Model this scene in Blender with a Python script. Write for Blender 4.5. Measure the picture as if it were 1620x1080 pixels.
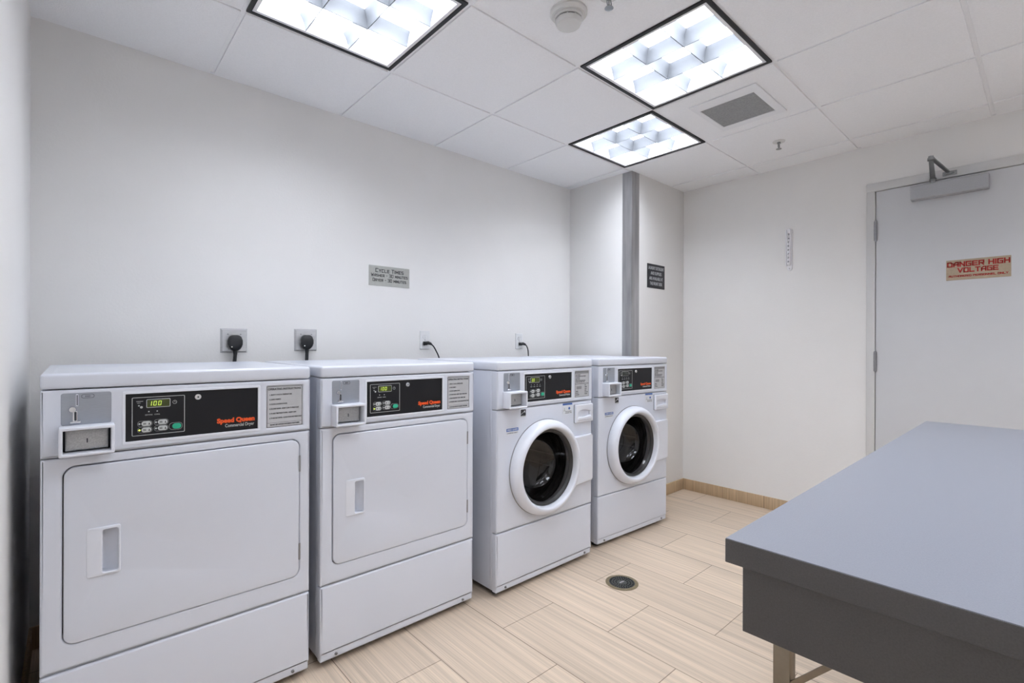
import bpy, bmesh, math, random
from mathutils import Vector, Matrix

for o in list(bpy.data.objects):
    bpy.data.objects.remove(o, do_unlink=True)
scene = bpy.context.scene
COL = scene.collection
random.seed(7)

# ------------------------------------------------------------------ camera
EYE = 1.18                      # height of the lens above the floor
YAW, ROLL, FPX = 0.8375, 0.0033, 774.17
cam_data = bpy.data.cameras.new('camera')
cam_data.sensor_fit = 'HORIZONTAL'
cam_data.sensor_width = 36.0
cam_data.lens = FPX / 1620.0 * 36.0
cam_data.shift_y = (544.37 - 540.0) / 1620.0
cam_data.clip_start = 0.02
cam = bpy.data.objects.new('camera', cam_data)
COL.objects.link(cam)
F = Vector((math.cos(YAW), math.sin(YAW), 0.0))
R0 = Vector((math.sin(YAW), -math.cos(YAW), 0.0))
U0 = Vector((0, 0, 1.0))
R = math.cos(ROLL) * R0 + math.sin(ROLL) * U0
U = -math.sin(ROLL) * R0 + math.cos(ROLL) * U0
m = Matrix((R, U, -F)).transposed().to_4x4()
m.translation = Vector((0, 0, EYE))
cam.matrix_world = m
scene.camera = cam

# ------------------------------------------------------------------ world, exposure
world = bpy.data.worlds.new('world')
scene.world = world
world.use_nodes = True
world.node_tree.nodes['Background'].inputs[0].default_value = (0.5, 0.53, 0.6, 1)
world.node_tree.nodes['Background'].inputs[1].default_value = 0.05
scene.view_settings.view_transform = 'Standard'
scene.view_settings.look = 'None'
scene.view_settings.gamma = 1.0
scene.view_settings.use_curve_mapping = False
scene.view_settings.exposure = 1.0
LAMP_POWER = 10.5               # emission strength of the lamp diffusers
LAMP_COL = (0.90, 0.95, 1.045)

# ------------------------------------------------------------------ room sizes
C = 2.4335          # ceiling
XL, XR = -0.118, 3.738
YB, YC, YF = 2.634, 2.045, -1.85
XC = 3.0            # left side of the boxed-out corner
GX = 0.482          # an X line of the ceiling grid
GY = 2.0555         # a Y line of the ceiling grid
TM = 0.6096

# ------------------------------------------------------------------ materials
def mat(name, col, rough=0.5, metal=0.0, spec=0.5, coat=0.0, noise=0.0, nscale=20.0, bump=0.0, bscale=200.0,
        stretch=(1, 1, 1), emit=None, estr=0.0, coat_rough=0.1, noise_detail=3.0):
    m = bpy.data.materials.new(name)
    m.use_nodes = True
    nt = m.node_tree
    b = nt.nodes['Principled BSDF']
    b.inputs['Base Color'].default_value = (*col, 1)
    b.inputs['Roughness'].default_value = rough
    b.inputs['Metallic'].default_value = metal
    b.inputs['Specular IOR Level'].default_value = spec
    b.inputs['Coat Weight'].default_value = coat
    b.inputs['Coat Roughness'].default_value = coat_rough
    if emit:
        b.inputs['Emission Color'].default_value = (*emit, 1)
        b.inputs['Emission Strength'].default_value = estr
    tc = nt.nodes.new('ShaderNodeTexCoord')
    mp = nt.nodes.new('ShaderNodeMapping')
    mp.inputs['Scale'].default_value = stretch
    nt.links.new(tc.outputs['Object'], mp.inputs['Vector'])
    if noise > 0:
        n = nt.nodes.new('ShaderNodeTexNoise')
        n.inputs['Scale'].default_value = nscale
        n.inputs['Detail'].default_value = noise_detail
        nt.links.new(mp.outputs[0], n.inputs['Vector'])
        r = nt.nodes.new('ShaderNodeMapRange')
        r.inputs['From Min'].default_value = 0.3
        r.inputs['From Max'].default_value = 0.7
        r.inputs['To Min'].default_value = 1 - noise
        r.inputs['To Max'].default_value = 1 + noise
        nt.links.new(n.outputs['Fac'], r.inputs['Value'])
        mx = nt.nodes.new('ShaderNodeVectorMath')
        mx.operation = 'SCALE'
        mx.inputs[0].default_value = col
        nt.links.new(r.outputs[0], mx.inputs['Scale'])
        nt.links.new(mx.outputs[0], b.inputs['Base Color'])
    if bump > 0:
        n2 = nt.nodes.new('ShaderNodeTexNoise')
        n2.inputs['Scale'].default_value = bscale
        n2.inputs['Detail'].default_value = 2.0
        nt.links.new(mp.outputs[0], n2.inputs['Vector'])
        bp = nt.nodes.new('ShaderNodeBump')
        bp.inputs['Strength'].default_value = bump
        bp.inputs['Distance'].default_value = 0.002
        nt.links.new(n2.outputs['Fac'], bp.inputs['Height'])
        nt.links.new(bp.outputs[0], b.inputs['Normal'])
    return m

def tile_mat(name, base, swap=False):
    """Porcelain plank tile with fine grain along world Y and half-offset joints."""
    m = bpy.data.materials.new(name)
    m.use_nodes = True
    nt = m.node_tree
    b = nt.nodes['Principled BSDF']
    tc = nt.nodes.new('ShaderNodeTexCoord')
    sep = nt.nodes.new('ShaderNodeSeparateXYZ')
    nt.links.new(tc.outputs['Object'], sep.inputs[0])
    def sub(sock, v):
        n = nt.nodes.new('ShaderNodeMath'); n.operation = 'SUBTRACT'
        nt.links.new(sock, n.inputs[0]); n.inputs[1].default_value = v
        return n.outputs[0]
    cb = nt.nodes.new('ShaderNodeCombineXYZ')
    nt.links.new(sub(sep.outputs['Y'], 1.533), cb.inputs[0])
    nt.links.new(sub(sep.outputs['X'], 1.031), cb.inputs[1])
    br = nt.nodes.new('ShaderNodeTexBrick')
    br.offset = 0.5; br.offset_frequency = 2; br.squash = 1.0
    br.inputs['Scale'].default_value = 1.0
    br.inputs['Brick Width'].default_value = 0.6096
    br.inputs['Row Height'].default_value = 0.3048
    br.inputs['Mortar Size'].default_value = 0.0019
    br.inputs['Mortar Smooth'].default_value = 0.2
    br.inputs['Color1'].default_value = (0.93, 0.93, 0.93, 1)
    br.inputs['Color2'].default_value = (1.05, 1.05, 1.05, 1)
    br.inputs['Mortar'].default_value = (0.42, 0.38, 0.36, 1)
    nt.links.new(cb.outputs[0], br.inputs['Vector'])
    def grain(sx, sy, sc, det):
        mp = nt.nodes.new('ShaderNodeMapping')
        mp.inputs['Scale'].default_value = (sx, sy, sx)
        nt.links.new(tc.outputs['Object'], mp.inputs['Vector'])
        n = nt.nodes.new('ShaderNodeTexNoise')
        n.inputs['Scale'].default_value = sc
        n.inputs['Detail'].default_value = det
        nt.links.new(mp.outputs[0], n.inputs['Vector'])
        return n.outputs['Fac']
    g1 = grain(110, 1.0, 2.2, 4.0)
    g2 = grain(26, 0.35, 1.8, 2.0)
    add = nt.nodes.new('ShaderNodeMath'); add.operation = 'ADD'
    nt.links.new(g1, add.inputs[0]); nt.links.new(g2, add.inputs[1])
    mr = nt.nodes.new('ShaderNodeMapRange')
    mr.inputs['From Min'].default_value = 0.75; mr.inputs['From Max'].default_value = 1.25
    mr.inputs['To Min'].default_value = 0.80; mr.inputs['To Max'].default_value = 1.14
    nt.links.new(add.outputs[0], mr.inputs['Value'])
    v = nt.nodes.new('ShaderNodeVectorMath'); v.operation = 'SCALE'
    v.inputs[0].default_value = base
    nt.links.new(mr.outputs[0], v.inputs['Scale'])
    mul = nt.nodes.new('ShaderNodeVectorMath'); mul.operation = 'MULTIPLY'
    nt.links.new(v.outputs[0], mul.inputs[0]); nt.links.new(br.outputs['Color'], mul.inputs[1])
    nt.links.new(mul.outputs[0], b.inputs['Base Color'])
    b.inputs['Roughness'].default_value = 0.42
    b.inputs['Specular IOR Level'].default_value = 0.35
    bp = nt.nodes.new('ShaderNodeBump'); bp.inputs['Strength'].default_value = 0.3; bp.inputs['Distance'].default_value = 0.001
    inv = nt.nodes.new('ShaderNodeMath'); inv.operation = 'SUBTRACT'; inv.inputs[0].default_value = 1.0
    nt.links.new(br.outputs['Fac'], inv.inputs[1])
    nt.links.new(inv.outputs[0], bp.inputs['Height'])
    nt.links.new(bp.outputs[0], b.inputs['Normal'])
    return m

def streak_mat(name, base, horizontal_joint_axis, first):
    """Cut tile skirting: streaks run upright, a joint every 0.305 m along the wall."""
    m = bpy.data.materials.new(name)
    m.use_nodes = True
    nt = m.node_tree
    b = nt.nodes['Principled BSDF']
    tc = nt.nodes.new('ShaderNodeTexCoord')
    mp = nt.nodes.new('ShaderNodeMapping')
    mp.inputs['Scale'].default_value = (75, 75, 2.0)
    nt.links.new(tc.outputs['Object'], mp.inputs['Vector'])
    n = nt.nodes.new('ShaderNodeTexNoise')
    n.inputs['Scale'].default_value = 1.6
    n.inputs['Detail'].default_value = 3
    nt.links.new(mp.outputs[0], n.inputs['Vector'])
    mr = nt.nodes.new('ShaderNodeMapRange')
    mr.inputs['From Min'].default_value = 0.3; mr.inputs['From Max'].default_value = 0.7
    mr.inputs['To Min'].default_value = 0.82; mr.inputs['To Max'].default_value = 1.14
    nt.links.new(n.outputs['Fac'], mr.inputs['Value'])
    sep = nt.nodes.new('ShaderNodeSeparateXYZ')
    nt.links.new(tc.outputs['Object'], sep.inputs[0])
    a = nt.nodes.new('ShaderNodeMath'); a.operation = 'SUBTRACT'
    nt.links.new(sep.outputs[horizontal_joint_axis], a.inputs[0]); a.inputs[1].default_value = first
    pp = nt.nodes.new('ShaderNodeMath'); pp.operation = 'PINGPONG'
    nt.links.new(a.outputs[0], pp.inputs[0]); pp.inputs[1].default_value = 0.1524
    lt = nt.nodes.new('ShaderNodeMath'); lt.operation = 'GREATER_THAN'
    nt.links.new(pp.outputs[0], lt.inputs[0]); lt.inputs[1].default_value = 0.0014
    k = nt.nodes.new('ShaderNodeMapRange')
    k.inputs['To Min'].default_value = 0.45; k.inputs['To Max'].default_value = 1.0
    nt.links.new(lt.outputs[0], k.inputs['Value'])
    mm = nt.nodes.new('ShaderNodeMath'); mm.operation = 'MULTIPLY'
    nt.links.new(mr.outputs[0], mm.inputs[0]); nt.links.new(k.outputs[0], mm.inputs[1])
    v = nt.nodes.new('ShaderNodeVectorMath'); v.operation = 'SCALE'
    v.inputs[0].default_value = base
    nt.links.new(mm.outputs[0], v.inputs['Scale'])
    nt.links.new(v.outputs[0], b.inputs['Base Color'])
    b.inputs['Roughness'].default_value = 0.5
    return m

M = {}
M['wall'] = mat('wall_paint', (0.84, 0.825, 0.805), 0.55, spec=0.3, noise=0.012, nscale=3, bump=0.25, bscale=90)
M['ceil'] = mat('ceiling_tile', (0.93, 0.93, 0.94), 0.9, spec=0.1, noise=0.02, nscale=160, bump=0.5, bscale=260)
M['tbar'] = mat('grid_metal', (0.50, 0.50, 0.52), 0.5, spec=0.3)
M['floor'] = tile_mat('floor_tile', (0.66, 0.53, 0.405))
M['base_x'] = streak_mat('skirting_x', (0.53, 0.385, 0.24), 'X', 0.1)
M['base_y'] = streak_mat('skirting_y', (0.53, 0.385, 0.24), 'Y', 1.714)
M['caulk'] = mat('caulk', (0.62, 0.52, 0.44), 0.7)
M['enamel'] = mat('white_enamel', (0.69, 0.715, 0.785), 0.32, spec=0.5, coat=0.25, coat_rough=0.15, bump=0.03, bscale=600)
M['plastic'] = mat('white_plastic', (0.765, 0.785, 0.845), 0.30, spec=0.5, noise=0.004)
M['gap'] = mat('dark_gap', (0.05, 0.053, 0.06), 0.8)
M['coin'] = mat('coin_plate_grey', (0.36, 0.385, 0.43), 0.35, metal=0.55, noise=0.03, nscale=60, stretch=(1, 1, 8))
M['steel'] = mat('brushed_steel', (0.60, 0.60, 0.61), 0.38, metal=0.6, noise=0.08, nscale=40, stretch=(1, 1, 12))
M['chrome'] = mat('chrome', (0.75, 0.76, 0.78), 0.15, metal=1.0, noise=0.005)
M['lockface'] = mat('stamped_steel', (0.42, 0.42, 0.42), 0.42, metal=0.75, noise=0.12, nscale=260, bump=0.3, bscale=500)
M['black'] = mat('control_black', (0.011, 0.0115, 0.014), 0.4, spec=0.28, noise=0.02, nscale=50)
M['line'] = mat('printed_grey', (0.50, 0.52, 0.52), 0.5)
M['button'] = mat('button_grey', (0.58, 0.60, 0.60), 0.45, noise=0.01)
M['green'] = mat('button_green', (0.02, 0.42, 0.25), 0.45, noise=0.01)
M['lcd'] = mat('display_window', (0.06, 0.075, 0.02), 0.25, noise=0.02)
M['lcd_off'] = mat('display_window_off', (0.03, 0.035, 0.03), 0.25, noise=0.02)
M['digit'] = mat('lit_digit', (0.3, 0.4, 0.02), 0.5, emit=(0.42, 0.58, 0.09), estr=0.55)
M['led'] = mat('lit_led', (0.3, 0.4, 0.02), 0.5, emit=(0.65, 0.85, 0.12), estr=0.9)
M['orange'] = mat('logo_orange', (0.85, 0.10, 0.015), 0.45)
M['paper'] = mat('label_silver', (0.52, 0.525, 0.54), 0.45, metal=0.1, noise=0.015, nscale=80)
M['ink'] = mat('ink', (0.03, 0.03, 0.035), 0.6)
M['seal'] = mat('rubber_seal', (0.035, 0.034, 0.034), 0.45, noise=0.05)
M['drum'] = mat('drum_steel', (0.14, 0.13, 0.125), 0.3, metal=0.85, noise=0.1, nscale=30)
M['sticker'] = mat('sticker_pale', (0.70, 0.72, 0.76), 0.5, noise=0.01)
M['blue'] = mat('sticker_blue', (0.06, 0.14, 0.42), 0.5, noise=0.01)
M['guard'] = mat('guard_steel', (0.42, 0.42, 0.43), 0.36, metal=0.8, noise=0.32, nscale=14, stretch=(1, 1, 0.12), bump=0.05, bscale=60, noise_detail=5)
M['cord'] = mat('black_rubber', (0.012, 0.013, 0.015), 0.42, noise=0.05)
M['white'] = mat('white_cover', (0.80, 0.80, 0.80), 0.4, noise=0.005)
M['lamframe'] = mat('fixture_black', (0.008, 0.009, 0.012), 0.5, noise=0.02)
M['lamwhite'] = mat('fixture_white', (0.86, 0.865, 0.88), 0.35, noise=0.005)
M['louver'] = mat('louver_satin', (0.165, 0.175, 0.19), 0.45, metal=0.0, noise=0.005)
M['reflector'] = mat('reflector_satin', (0.40, 0.415, 0.44), 0.4, metal=0.0, noise=0.005)
M['tube'] = mat('lamp_diffuser', (0.9, 0.9, 0.9), 0.5, emit=LAMP_COL, estr=LAMP_POWER)
M['laminate'] = mat('grey_laminate', (0.24, 0.25, 0.285), 0.33, spec=0.5, noise=0.05, nscale=420, bump=0.12, bscale=700)
M['lamedge'] = mat('dark_laminate', (0.083, 0.078, 0.078), 0.42, noise=0.10, nscale=420, bump=0.1, bscale=500)
M['bronze'] = mat('leg_steel', (0.27, 0.225, 0.17), 0.35, metal=0.85, noise=0.1, nscale=30)
M['doorp'] = mat('door_paint', (0.67, 0.675, 0.69), 0.4, spec=0.4, noise=0.008, nscale=8, bump=0.08, bscale=300)
M['framep'] = mat('frame_paint', (0.66, 0.655, 0.645), 0.38, spec=0.4, noise=0.006)
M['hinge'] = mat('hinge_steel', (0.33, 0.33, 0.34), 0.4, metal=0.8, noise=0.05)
M['closer'] = mat('closer_silver', (0.42, 0.425, 0.44), 0.45, metal=0.35, noise=0.03, nscale=200)
M['closer_arm'] = mat('closer_arm_steel', (0.30, 0.31, 0.31), 0.3, metal=0.9, noise=0.08)
M['tan'] = mat('sign_tan', (0.46, 0.36, 0.255), 0.45, noise=0.05, nscale=80)
M['red'] = mat('sign_red', (0.50, 0.022, 0.02), 0.5)
M['cyc'] = mat('sign_silver', (0.46, 0.465, 0.435), 0.4, metal=0.15, noise=0.04, nscale=50)
M['navy'] = mat('sign_black', (0.022, 0.023, 0.028), 0.45, noise=0.03)
M['silvertxt'] = mat('sign_letter_grey', (0.45, 0.46, 0.48), 0.45)
M['vent'] = mat('vent_mesh', (0.31, 0.315, 0.315), 0.7, noise=0.14, nscale=160, bump=0.6, bscale=300)
M['detector'] = mat('detector_white', (0.70, 0.70, 0.685), 0.45, noise=0.01)
M['brass'] = mat('drain_bronze', (0.30, 0.245, 0.15), 0.4, metal=0.6, noise=0.15, nscale=60)
M['drain'] = mat('drain_iron', (0.085, 0.09, 0.085), 0.45, metal=0.4, noise=0.2, nscale=90)
M['shadow'] = mat('drain_hole_shade', (0.01, 0.01, 0.01), 0.9)  # black standing for the darkness down the drain
M['hook'] = mat('hook_white', (0.86, 0.86, 0.88), 0.35, noise=0.005)

def glass_mat():
    m = bpy.data.materials.new('door_glass')
    m.use_nodes = True
    nt = m.node_tree
    nt.nodes.clear()
    out = nt.nodes.new('ShaderNodeOutputMaterial')
    mix = nt.nodes.new('ShaderNodeMixShader')
    tr = nt.nodes.new('ShaderNodeBsdfTransparent'); tr.inputs[0].default_value = (0.30, 0.285, 0.275, 1)
    gl = nt.nodes.new('ShaderNodeBsdfGlossy'); gl.inputs['Roughness'].default_value = 0.03
    gl.inputs['Color'].default_value = (0.9, 0.9, 0.92, 1)
    lw = nt.nodes.new('ShaderNodeLayerWeight'); lw.inputs[0].default_value = 0.5
    pw = nt.nodes.new('ShaderNodeMath'); pw.operation = 'POWER'; pw.inputs[1].default_value = 4.0
    nt.links.new(lw.outputs['Facing'], pw.inputs[0])
    ma = nt.nodes.new('ShaderNodeMath'); ma.operation = 'MULTIPLY_ADD'; ma.inputs[1].default_value = 0.5; ma.inputs[2].default_value = 0.05
    nt.links.new(pw.outputs[0], ma.inputs[0])
    nt.links.new(ma.outputs[0], mix.inputs[0])
    nt.links.new(tr.outputs[0], mix.inputs[1]); nt.links.new(gl.outputs[0], mix.inputs[2])
    nt.links.new(mix.outputs[0], out.inputs[0])
    return m
M['glass'] = glass_mat()

# ------------------------------------------------------------------ mesh helpers
def finish(name, me, mats, parent=None, smooth=True, angle=35):
    if not isinstance(mats, (list, tuple)):
        mats = [mats]
    me.materials.clear()
    for x in mats:
        me.materials.append(x)
    o = bpy.data.objects.new(name, me)
    COL.objects.link(o)
    if smooth:
        me.shade_smooth()
        me.set_sharp_from_angle(angle=math.radians(angle))
    if parent is not None:
        o.parent = parent
    return o

def bm_obj(name, bm, mats, parent=None, smooth=True, angle=35):
    bmesh.ops.recalc_face_normals(bm, faces=bm.faces)
    me = bpy.data.meshes.new(name)
    bm.to_mesh(me)
    bm.free()
    return finish(name, me, mats, parent, smooth, angle)

def add_box(bm, a, b, bevel=0.0, seg=2, mi=0):
    a, b = Vector(a), Vector(b)
    r = bmesh.ops.create_cube(bm, size=1.0)
    vs = r['verts']
    for v in vs:
        v.co = Vector([(a[i] + b[i]) / 2 + v.co[i] * (b[i] - a[i]) for i in range(3)])
    fs = set(f for v in vs for f in v.link_faces)
    for f in fs:
        f.material_index = mi
    if bevel > 0:
        es = list(set(e for v in vs for e in v.link_edges))
        bmesh.ops.bevel(bm, geom=es, offset=bevel, segments=seg, profile=0.5, affect='EDGES', material=-1)

def box(name, a, b, m, parent=None, bevel=0.0, seg=2):
    bm = bmesh.new()
    add_box(bm, a, b, bevel, seg)
    return bm_obj(name, bm, m, parent)

def add_tube(bm, pts, r, n=12, cap=True, rs=None, flat=1.0):
    pts = [Vector(p) for p in pts]
    rings = []
    prev = None
    for i, p in enumerate(pts):
        d = (pts[min(i + 1, len(pts) - 1)] - pts[max(i - 1, 0)]).normalized()
        up = prev if prev is not None else (Vector((0, 0, 1)) if abs(d.z) < 0.9 else Vector((1, 0, 0)))
        s = d.cross(up).normalized()
        u = s.cross(d).normalized()
        prev = u
        rr = rs[i] if rs else r
        rings.append([bm.verts.new(p + s * math.cos(2 * math.pi * k / n) * rr + u * math.sin(2 * math.pi * k / n) * rr * flat) for k in range(n)])
    for a, b in zip(rings, rings[1:]):
        for k in range(n):
            bm.faces.new((a[k], a[(k + 1) % n], b[(k + 1) % n], b[k]))
    if cap:
        bm.faces.new(rings[0][::-1])
        bm.faces.new(rings[-1])

def smooth_path(pts, n=8):
    pts = [Vector(p) for p in pts]
    P = [pts[0]] + pts + [pts[-1]]
    out = []
    for i in range(1, len(P) - 2):
        for k in range(n):
            t = k / n
            p0, p1, p2, p3 = P[i - 1], P[i], P[i + 1], P[i + 2]
            out.append(0.5 * ((2 * p1) + (-p0 + p2) * t + (2 * p0 - 5 * p1 + 4 * p2 - p3) * t * t + (-p0 + 3 * p1 - 3 * p2 + p3) * t ** 3))
    out.append(pts[-1])
    return out

def add_lathe(bm, prof, axis_o, axis='Y', n=64, a0=0.0, a1=2 * math.pi, closed=False, mi=0):
    """prof: list of (radius, along-axis). Revolved about the axis through axis_o."""
    o = Vector(axis_o)
    full = abs((a1 - a0) - 2 * math.pi) < 1e-6
    cnt = n if full else n + 1
    rings = []
    for k in range(cnt):
        t = a0 + (a1 - a0) * k / n
        c, s = math.cos(t), math.sin(t)
        row = []
        for r, h in prof:
            if axis == 'Y':
                row.append(bm.verts.new(o + Vector((r * c, h, r * s))))
            elif axis == 'Z':
                row.append(bm.verts.new(o + Vector((r * c, r * s, h))))
            else:
                row.append(bm.verts.new(o + Vector((h, r * c, r * s))))
        rings.append(row)
    for k in range(n if full else n):
        A, B = rings[k], rings[(k + 1) % cnt]
        for j in range(len(prof) - 1):
            try:
                f = bm.faces.new((A[j], A[j + 1], B[j + 1], B[j]))
                f.material_index = mi
            except ValueError:
                pass
    bmesh.ops.remove_doubles(bm, verts=bm.verts, dist=1e-6)

def rrect(x0, z0, x1, z1, r=0.0, n=6):
    if r <= 0:
        return [(x0, z0), (x1, z0), (x1, z1), (x0, z1)]
    pts = []
    for cx, cz, a in ((x1 - r, z0 + r, -90), (x1 - r, z1 - r, 0), (x0 + r, z1 - r, 90), (x0 + r, z0 + r, 180)):
        for k in range(n + 1):
            t = math.radians(a + 90 * k / n)
            pts.append((cx + r * math.cos(t), cz + r * math.sin(t)))
    return pts

def circ(cx, cz, r, n=64, sx=1.0, sz=1.0):
    return [(cx + r * sx * math.cos(2 * math.pi * k / n), cz + r * sz * math.sin(2 * math.pi * k / n)) for k in range(n)]

MAPS = {  # maps the curve's (x, y, z) to the place: z is thickness, towards the viewer
    'XZ': lambda v: Vector((v.x, -v.z, v.y)),
    'YZ': lambda v: Vector((-v.z, v.x, v.y)),       # on a wall facing -X, seen with +Y to the left
    'XY': lambda v: Vector((v.x, v.y, v.z)),
}

def plate(name, loops, back, front, m, parent=None, bevel=0.0, plane='XZ', res=2):
    """A flat piece with holes between coordinate back and front (coordinate = depth into the wall, y or x; for XY it is z)."""
    cu = bpy.data.curves.new(name, 'CURVE')
    cu.dimensions = '2D'
    cu.fill_mode = 'BOTH'
    for L in loops:
        sp = cu.splines.new('POLY')
        sp.points.add(len(L) - 1)
        for p, q in zip(sp.points, L):
            p.co = (q[0], q[1], 0, 1)
        sp.use_cyclic_u = True
    th = abs(back - front)
    bevel = min(bevel, th * 0.49)
    cu.extrude = th / 2 - bevel
    cu.bevel_depth = bevel
    cu.bevel_resolution = res
    cu.offset = -bevel
    t = bpy.data.objects.new('tmp', cu)
    me = bpy.data.meshes.new_from_object(t)
    bpy.data.objects.remove(t)
    bpy.data.curves.remove(cu)
    f = MAPS[plane]
    mid = (back + front) / 2
    off = Vector((0, mid, 0)) if plane == 'XZ' else Vector((mid, 0, 0)) if plane == 'YZ' else Vector((0, 0, mid))
    for v in me.vertices:
        v.co = f(v.co) + off
    bm = bmesh.new()
    bm.from_mesh(me)
    bmesh.ops.remove_doubles(bm, verts=bm.verts, dist=1e-6)
    bpy.data.meshes.remove(me)
    return bm_obj(name, bm, m, parent, angle=30)

def text(name, s, x, z, size, depth, m, parent=None, plane='XZ', align='LEFT', sx=1.0, bold=0.0, thick=0.0004, shear=0.0, mirror=False):
    """Lettering whose baseline starts at (x, z) on the plane at the given depth."""
    cu = bpy.data.curves.new(name, 'FONT')
    cu.body = s
    cu.size = size
    cu.align_x = align
    cu.extrude = thick
    cu.offset = bold
    cu.shear = shear
    cu.resolution_u = 3
    t = bpy.data.objects.new('tmp', cu)
    me = bpy.data.meshes.new_from_object(t)
    bpy.data.objects.remove(t)
    f = MAPS[plane]
    for v in me.vertices:
        a = Vector((v.co.x * sx * (-1 if mirror else 1) + x, v.co.y + z, v.co.z))
        v.co = f(a)
        if plane == 'XZ':
            v.co.y += depth
        elif plane == 'YZ':
            v.co.x += depth
    return finish(name, me, m, parent, smooth=False)

# squared stroke lettering (as on the engraved signs), grid 4 wide x 6 high
GL = {
    'A': [[(0, 0), (0, 4), (2, 6), (4, 6), (4, 0)], [(0, 2.4), (4, 2.4)]],
    'C': [[(4, 6), (0, 6), (0, 0), (4, 0)]], 'D': [[(0, 0), (0, 6), (3, 6), (4, 5), (4, 0), (0, 0)]],
    'E': [[(4, 6), (0, 6), (0, 0), (4, 0)], [(0, 3), (3.6, 3)]], 'G': [[(4, 6), (0, 6), (0, 0), (4, 0), (4, 3), (2.2, 3)]],
    'H': [[(0, 0), (0, 6)], [(4, 0), (4, 6)], [(0, 3), (4, 3)]], 'I': [[(0, 0), (0, 6)]],
    'L': [[(0, 6), (0, 0), (4, 0)]], 'M': [[(0, 0), (0, 6), (2.5, 2), (5, 6), (5, 0)]],
    'N': [[(0, 0), (0, 6), (4, 0), (4, 6)]], 'O': [[(0, 0), (0, 6), (4, 6), (4, 0), (0, 0)]],
    'P': [[(0, 0), (0, 6), (4, 6), (4, 2.6), (0, 2.6)]], 'R': [[(0, 0), (0, 6), (4, 6), (4, 2.6), (0, 2.6)], [(2, 2.6), (4, 0)]],
    'S': [[(4, 6), (0, 6), (0, 3), (4, 3), (4, 0), (0, 0)]], 'T': [[(0, 6), (4, 6)], [(2, 6), (2, 0)]],
    'U': [[(0, 6), (0, 0), (4, 0), (4, 6)]], 'V': [[(0, 6), (2.2, 0), (4.4, 6)]],
    'W': [[(0, 6), (1.4, 0), (2.8, 4.5), (4.2, 0), (5.6, 6)]], 'Y': [[(0, 6), (2, 3), (4, 6)], [(2, 3), (2, 0)]],
    'Z': [[(0, 6), (4, 6), (0, 0), (4, 0)]], '0': [[(0, 0), (0, 6), (4, 6), (4, 0), (0, 0)]],
    '3': [[(0, 6), (4, 6), (4, 0), (0, 0)], [(0.8, 3), (4, 3)]], '2': [[(0, 6), (4, 6), (4, 3), (0, 3), (0, 0), (4, 0)]],
    '-': [[(0.5, 3), (2.2, 3)]], '.': [[(0, 0), (0, 0.5)]],
}

def stroke_text(name, s, cx, base, height, width, depth, m, parent, plane, sgn=1.0, lw=0.85, small_caps=False, thick=0.0006):
    """Squared capitals centred on cx, fitted to the given width; sgn=-1 writes towards falling plane coordinate."""
    segs, x = [], 0.0
    for i, ch in enumerate(s):
        if ch == ' ':
            x += 3.0
            continue
        k = 0.8 if (small_caps and ch.islower()) else 1.0
        g = GL[ch.upper()]
        w = max(p[0] for st in g for p in st)
        for st in g:
            for p, q in zip(st, st[1:]):
                segs.append(((x + p[0] * k, p[1] * k), (x + q[0] * k, q[1] * k)))
        x += w * k + 1.9
    tot = x - 1.9
    ux, uz = width / tot, height / 6.0
    bm = bmesh.new()
    f = MAPS[plane]
    hw = lw / 2 * (ux + uz) / 2
    for p, q in segs:
        a = Vector(((p[0] - tot / 2) * ux * sgn + cx, p[1] * uz + base, 0))
        b = Vector(((q[0] - tot / 2) * ux * sgn + cx, q[1] * uz + base, 0))
        d = (b - a).normalized()
        nrm = Vector((-d.y, d.x, 0)) * hw
        a2, b2 = a - d * hw, b + d * hw
        quad = [a2 - nrm, b2 - nrm, b2 + nrm, a2 + nrm]
        lo = [bm.verts.new(f(v)) for v in quad]
        hi = [bm.verts.new(f(v + Vector((0, 0, thick)))) for v in quad]
        bm.faces.new(lo); bm.faces.new(hi)
        for k in range(4):
            bm.faces.new((lo[k], lo[(k + 1) % 4], hi[(k + 1) % 4], hi[k]))
    off = Vector((0, depth, 0)) if plane == 'XZ' else Vector((depth, 0, 0))
    for v in bm.verts:
        v.co += off
    return bm_obj(name, bm, m, parent, smooth=False)

def thing(name, label, cat, loc=(0, 0, 0), rotz=0.0, group=None):
    o = bpy.data.objects.new(name, None)
    COL.objects.link(o)
    o.empty_display_size = 0.1
    o.location = loc
    o.rotation_euler = (0, 0, rotz)
    o['label'] = label
    o['category'] = cat
    if group:
        o['group'] = group
    return o

def local(o, parent):
    """o's mesh is written in world coordinates; make it sit right under a parent at parent.location."""
    for v in o.data.vertices:
        v.co -= parent.location
    return o

def struct(o):
    o['kind'] = 'structure'
    return o

# ------------------------------------------------------------------ room shell
struct(box('floor', (XL - 0.1, YF - 0.1, -0.10), (XR + 0.1, YB + 0.1, 0.0), M['floor']))
struct(box('wall_back', (XL - 0.1, YB, 0.0), (XR + 0.1, YB + 0.1, C + 0.15), M['wall']))
struct(box('wall_left', (XL - 0.1, YF, 0.0), (XL, YB, C + 0.15), M['wall']))
struct(box('wall_front', (XL - 0.1, YF - 0.1, 0.0), (XR + 0.1, YF, C + 0.15), M['wall']))
struct(box('wall_chase', (XC, YC, 0.0), (XR, YB, C + 0.15), M['wall'], bevel=0.002))
DY0, DY1, DZ = -0.16, 0.751, 2.1385        # door leaf
bm = bmesh.new()
add_box(bm, (XR, DY1 + 0.004, 0), (XR + 0.12, YC + 0.05, C + 0.15))
add_box(bm, (XR, YF, 0), (XR + 0.12, DY0 - 0.004, C + 0.15))
add_box(bm, (XR, DY0 - 0.004, DZ + 0.004), (XR + 0.12, DY1 + 0.004, C + 0.15))
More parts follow.
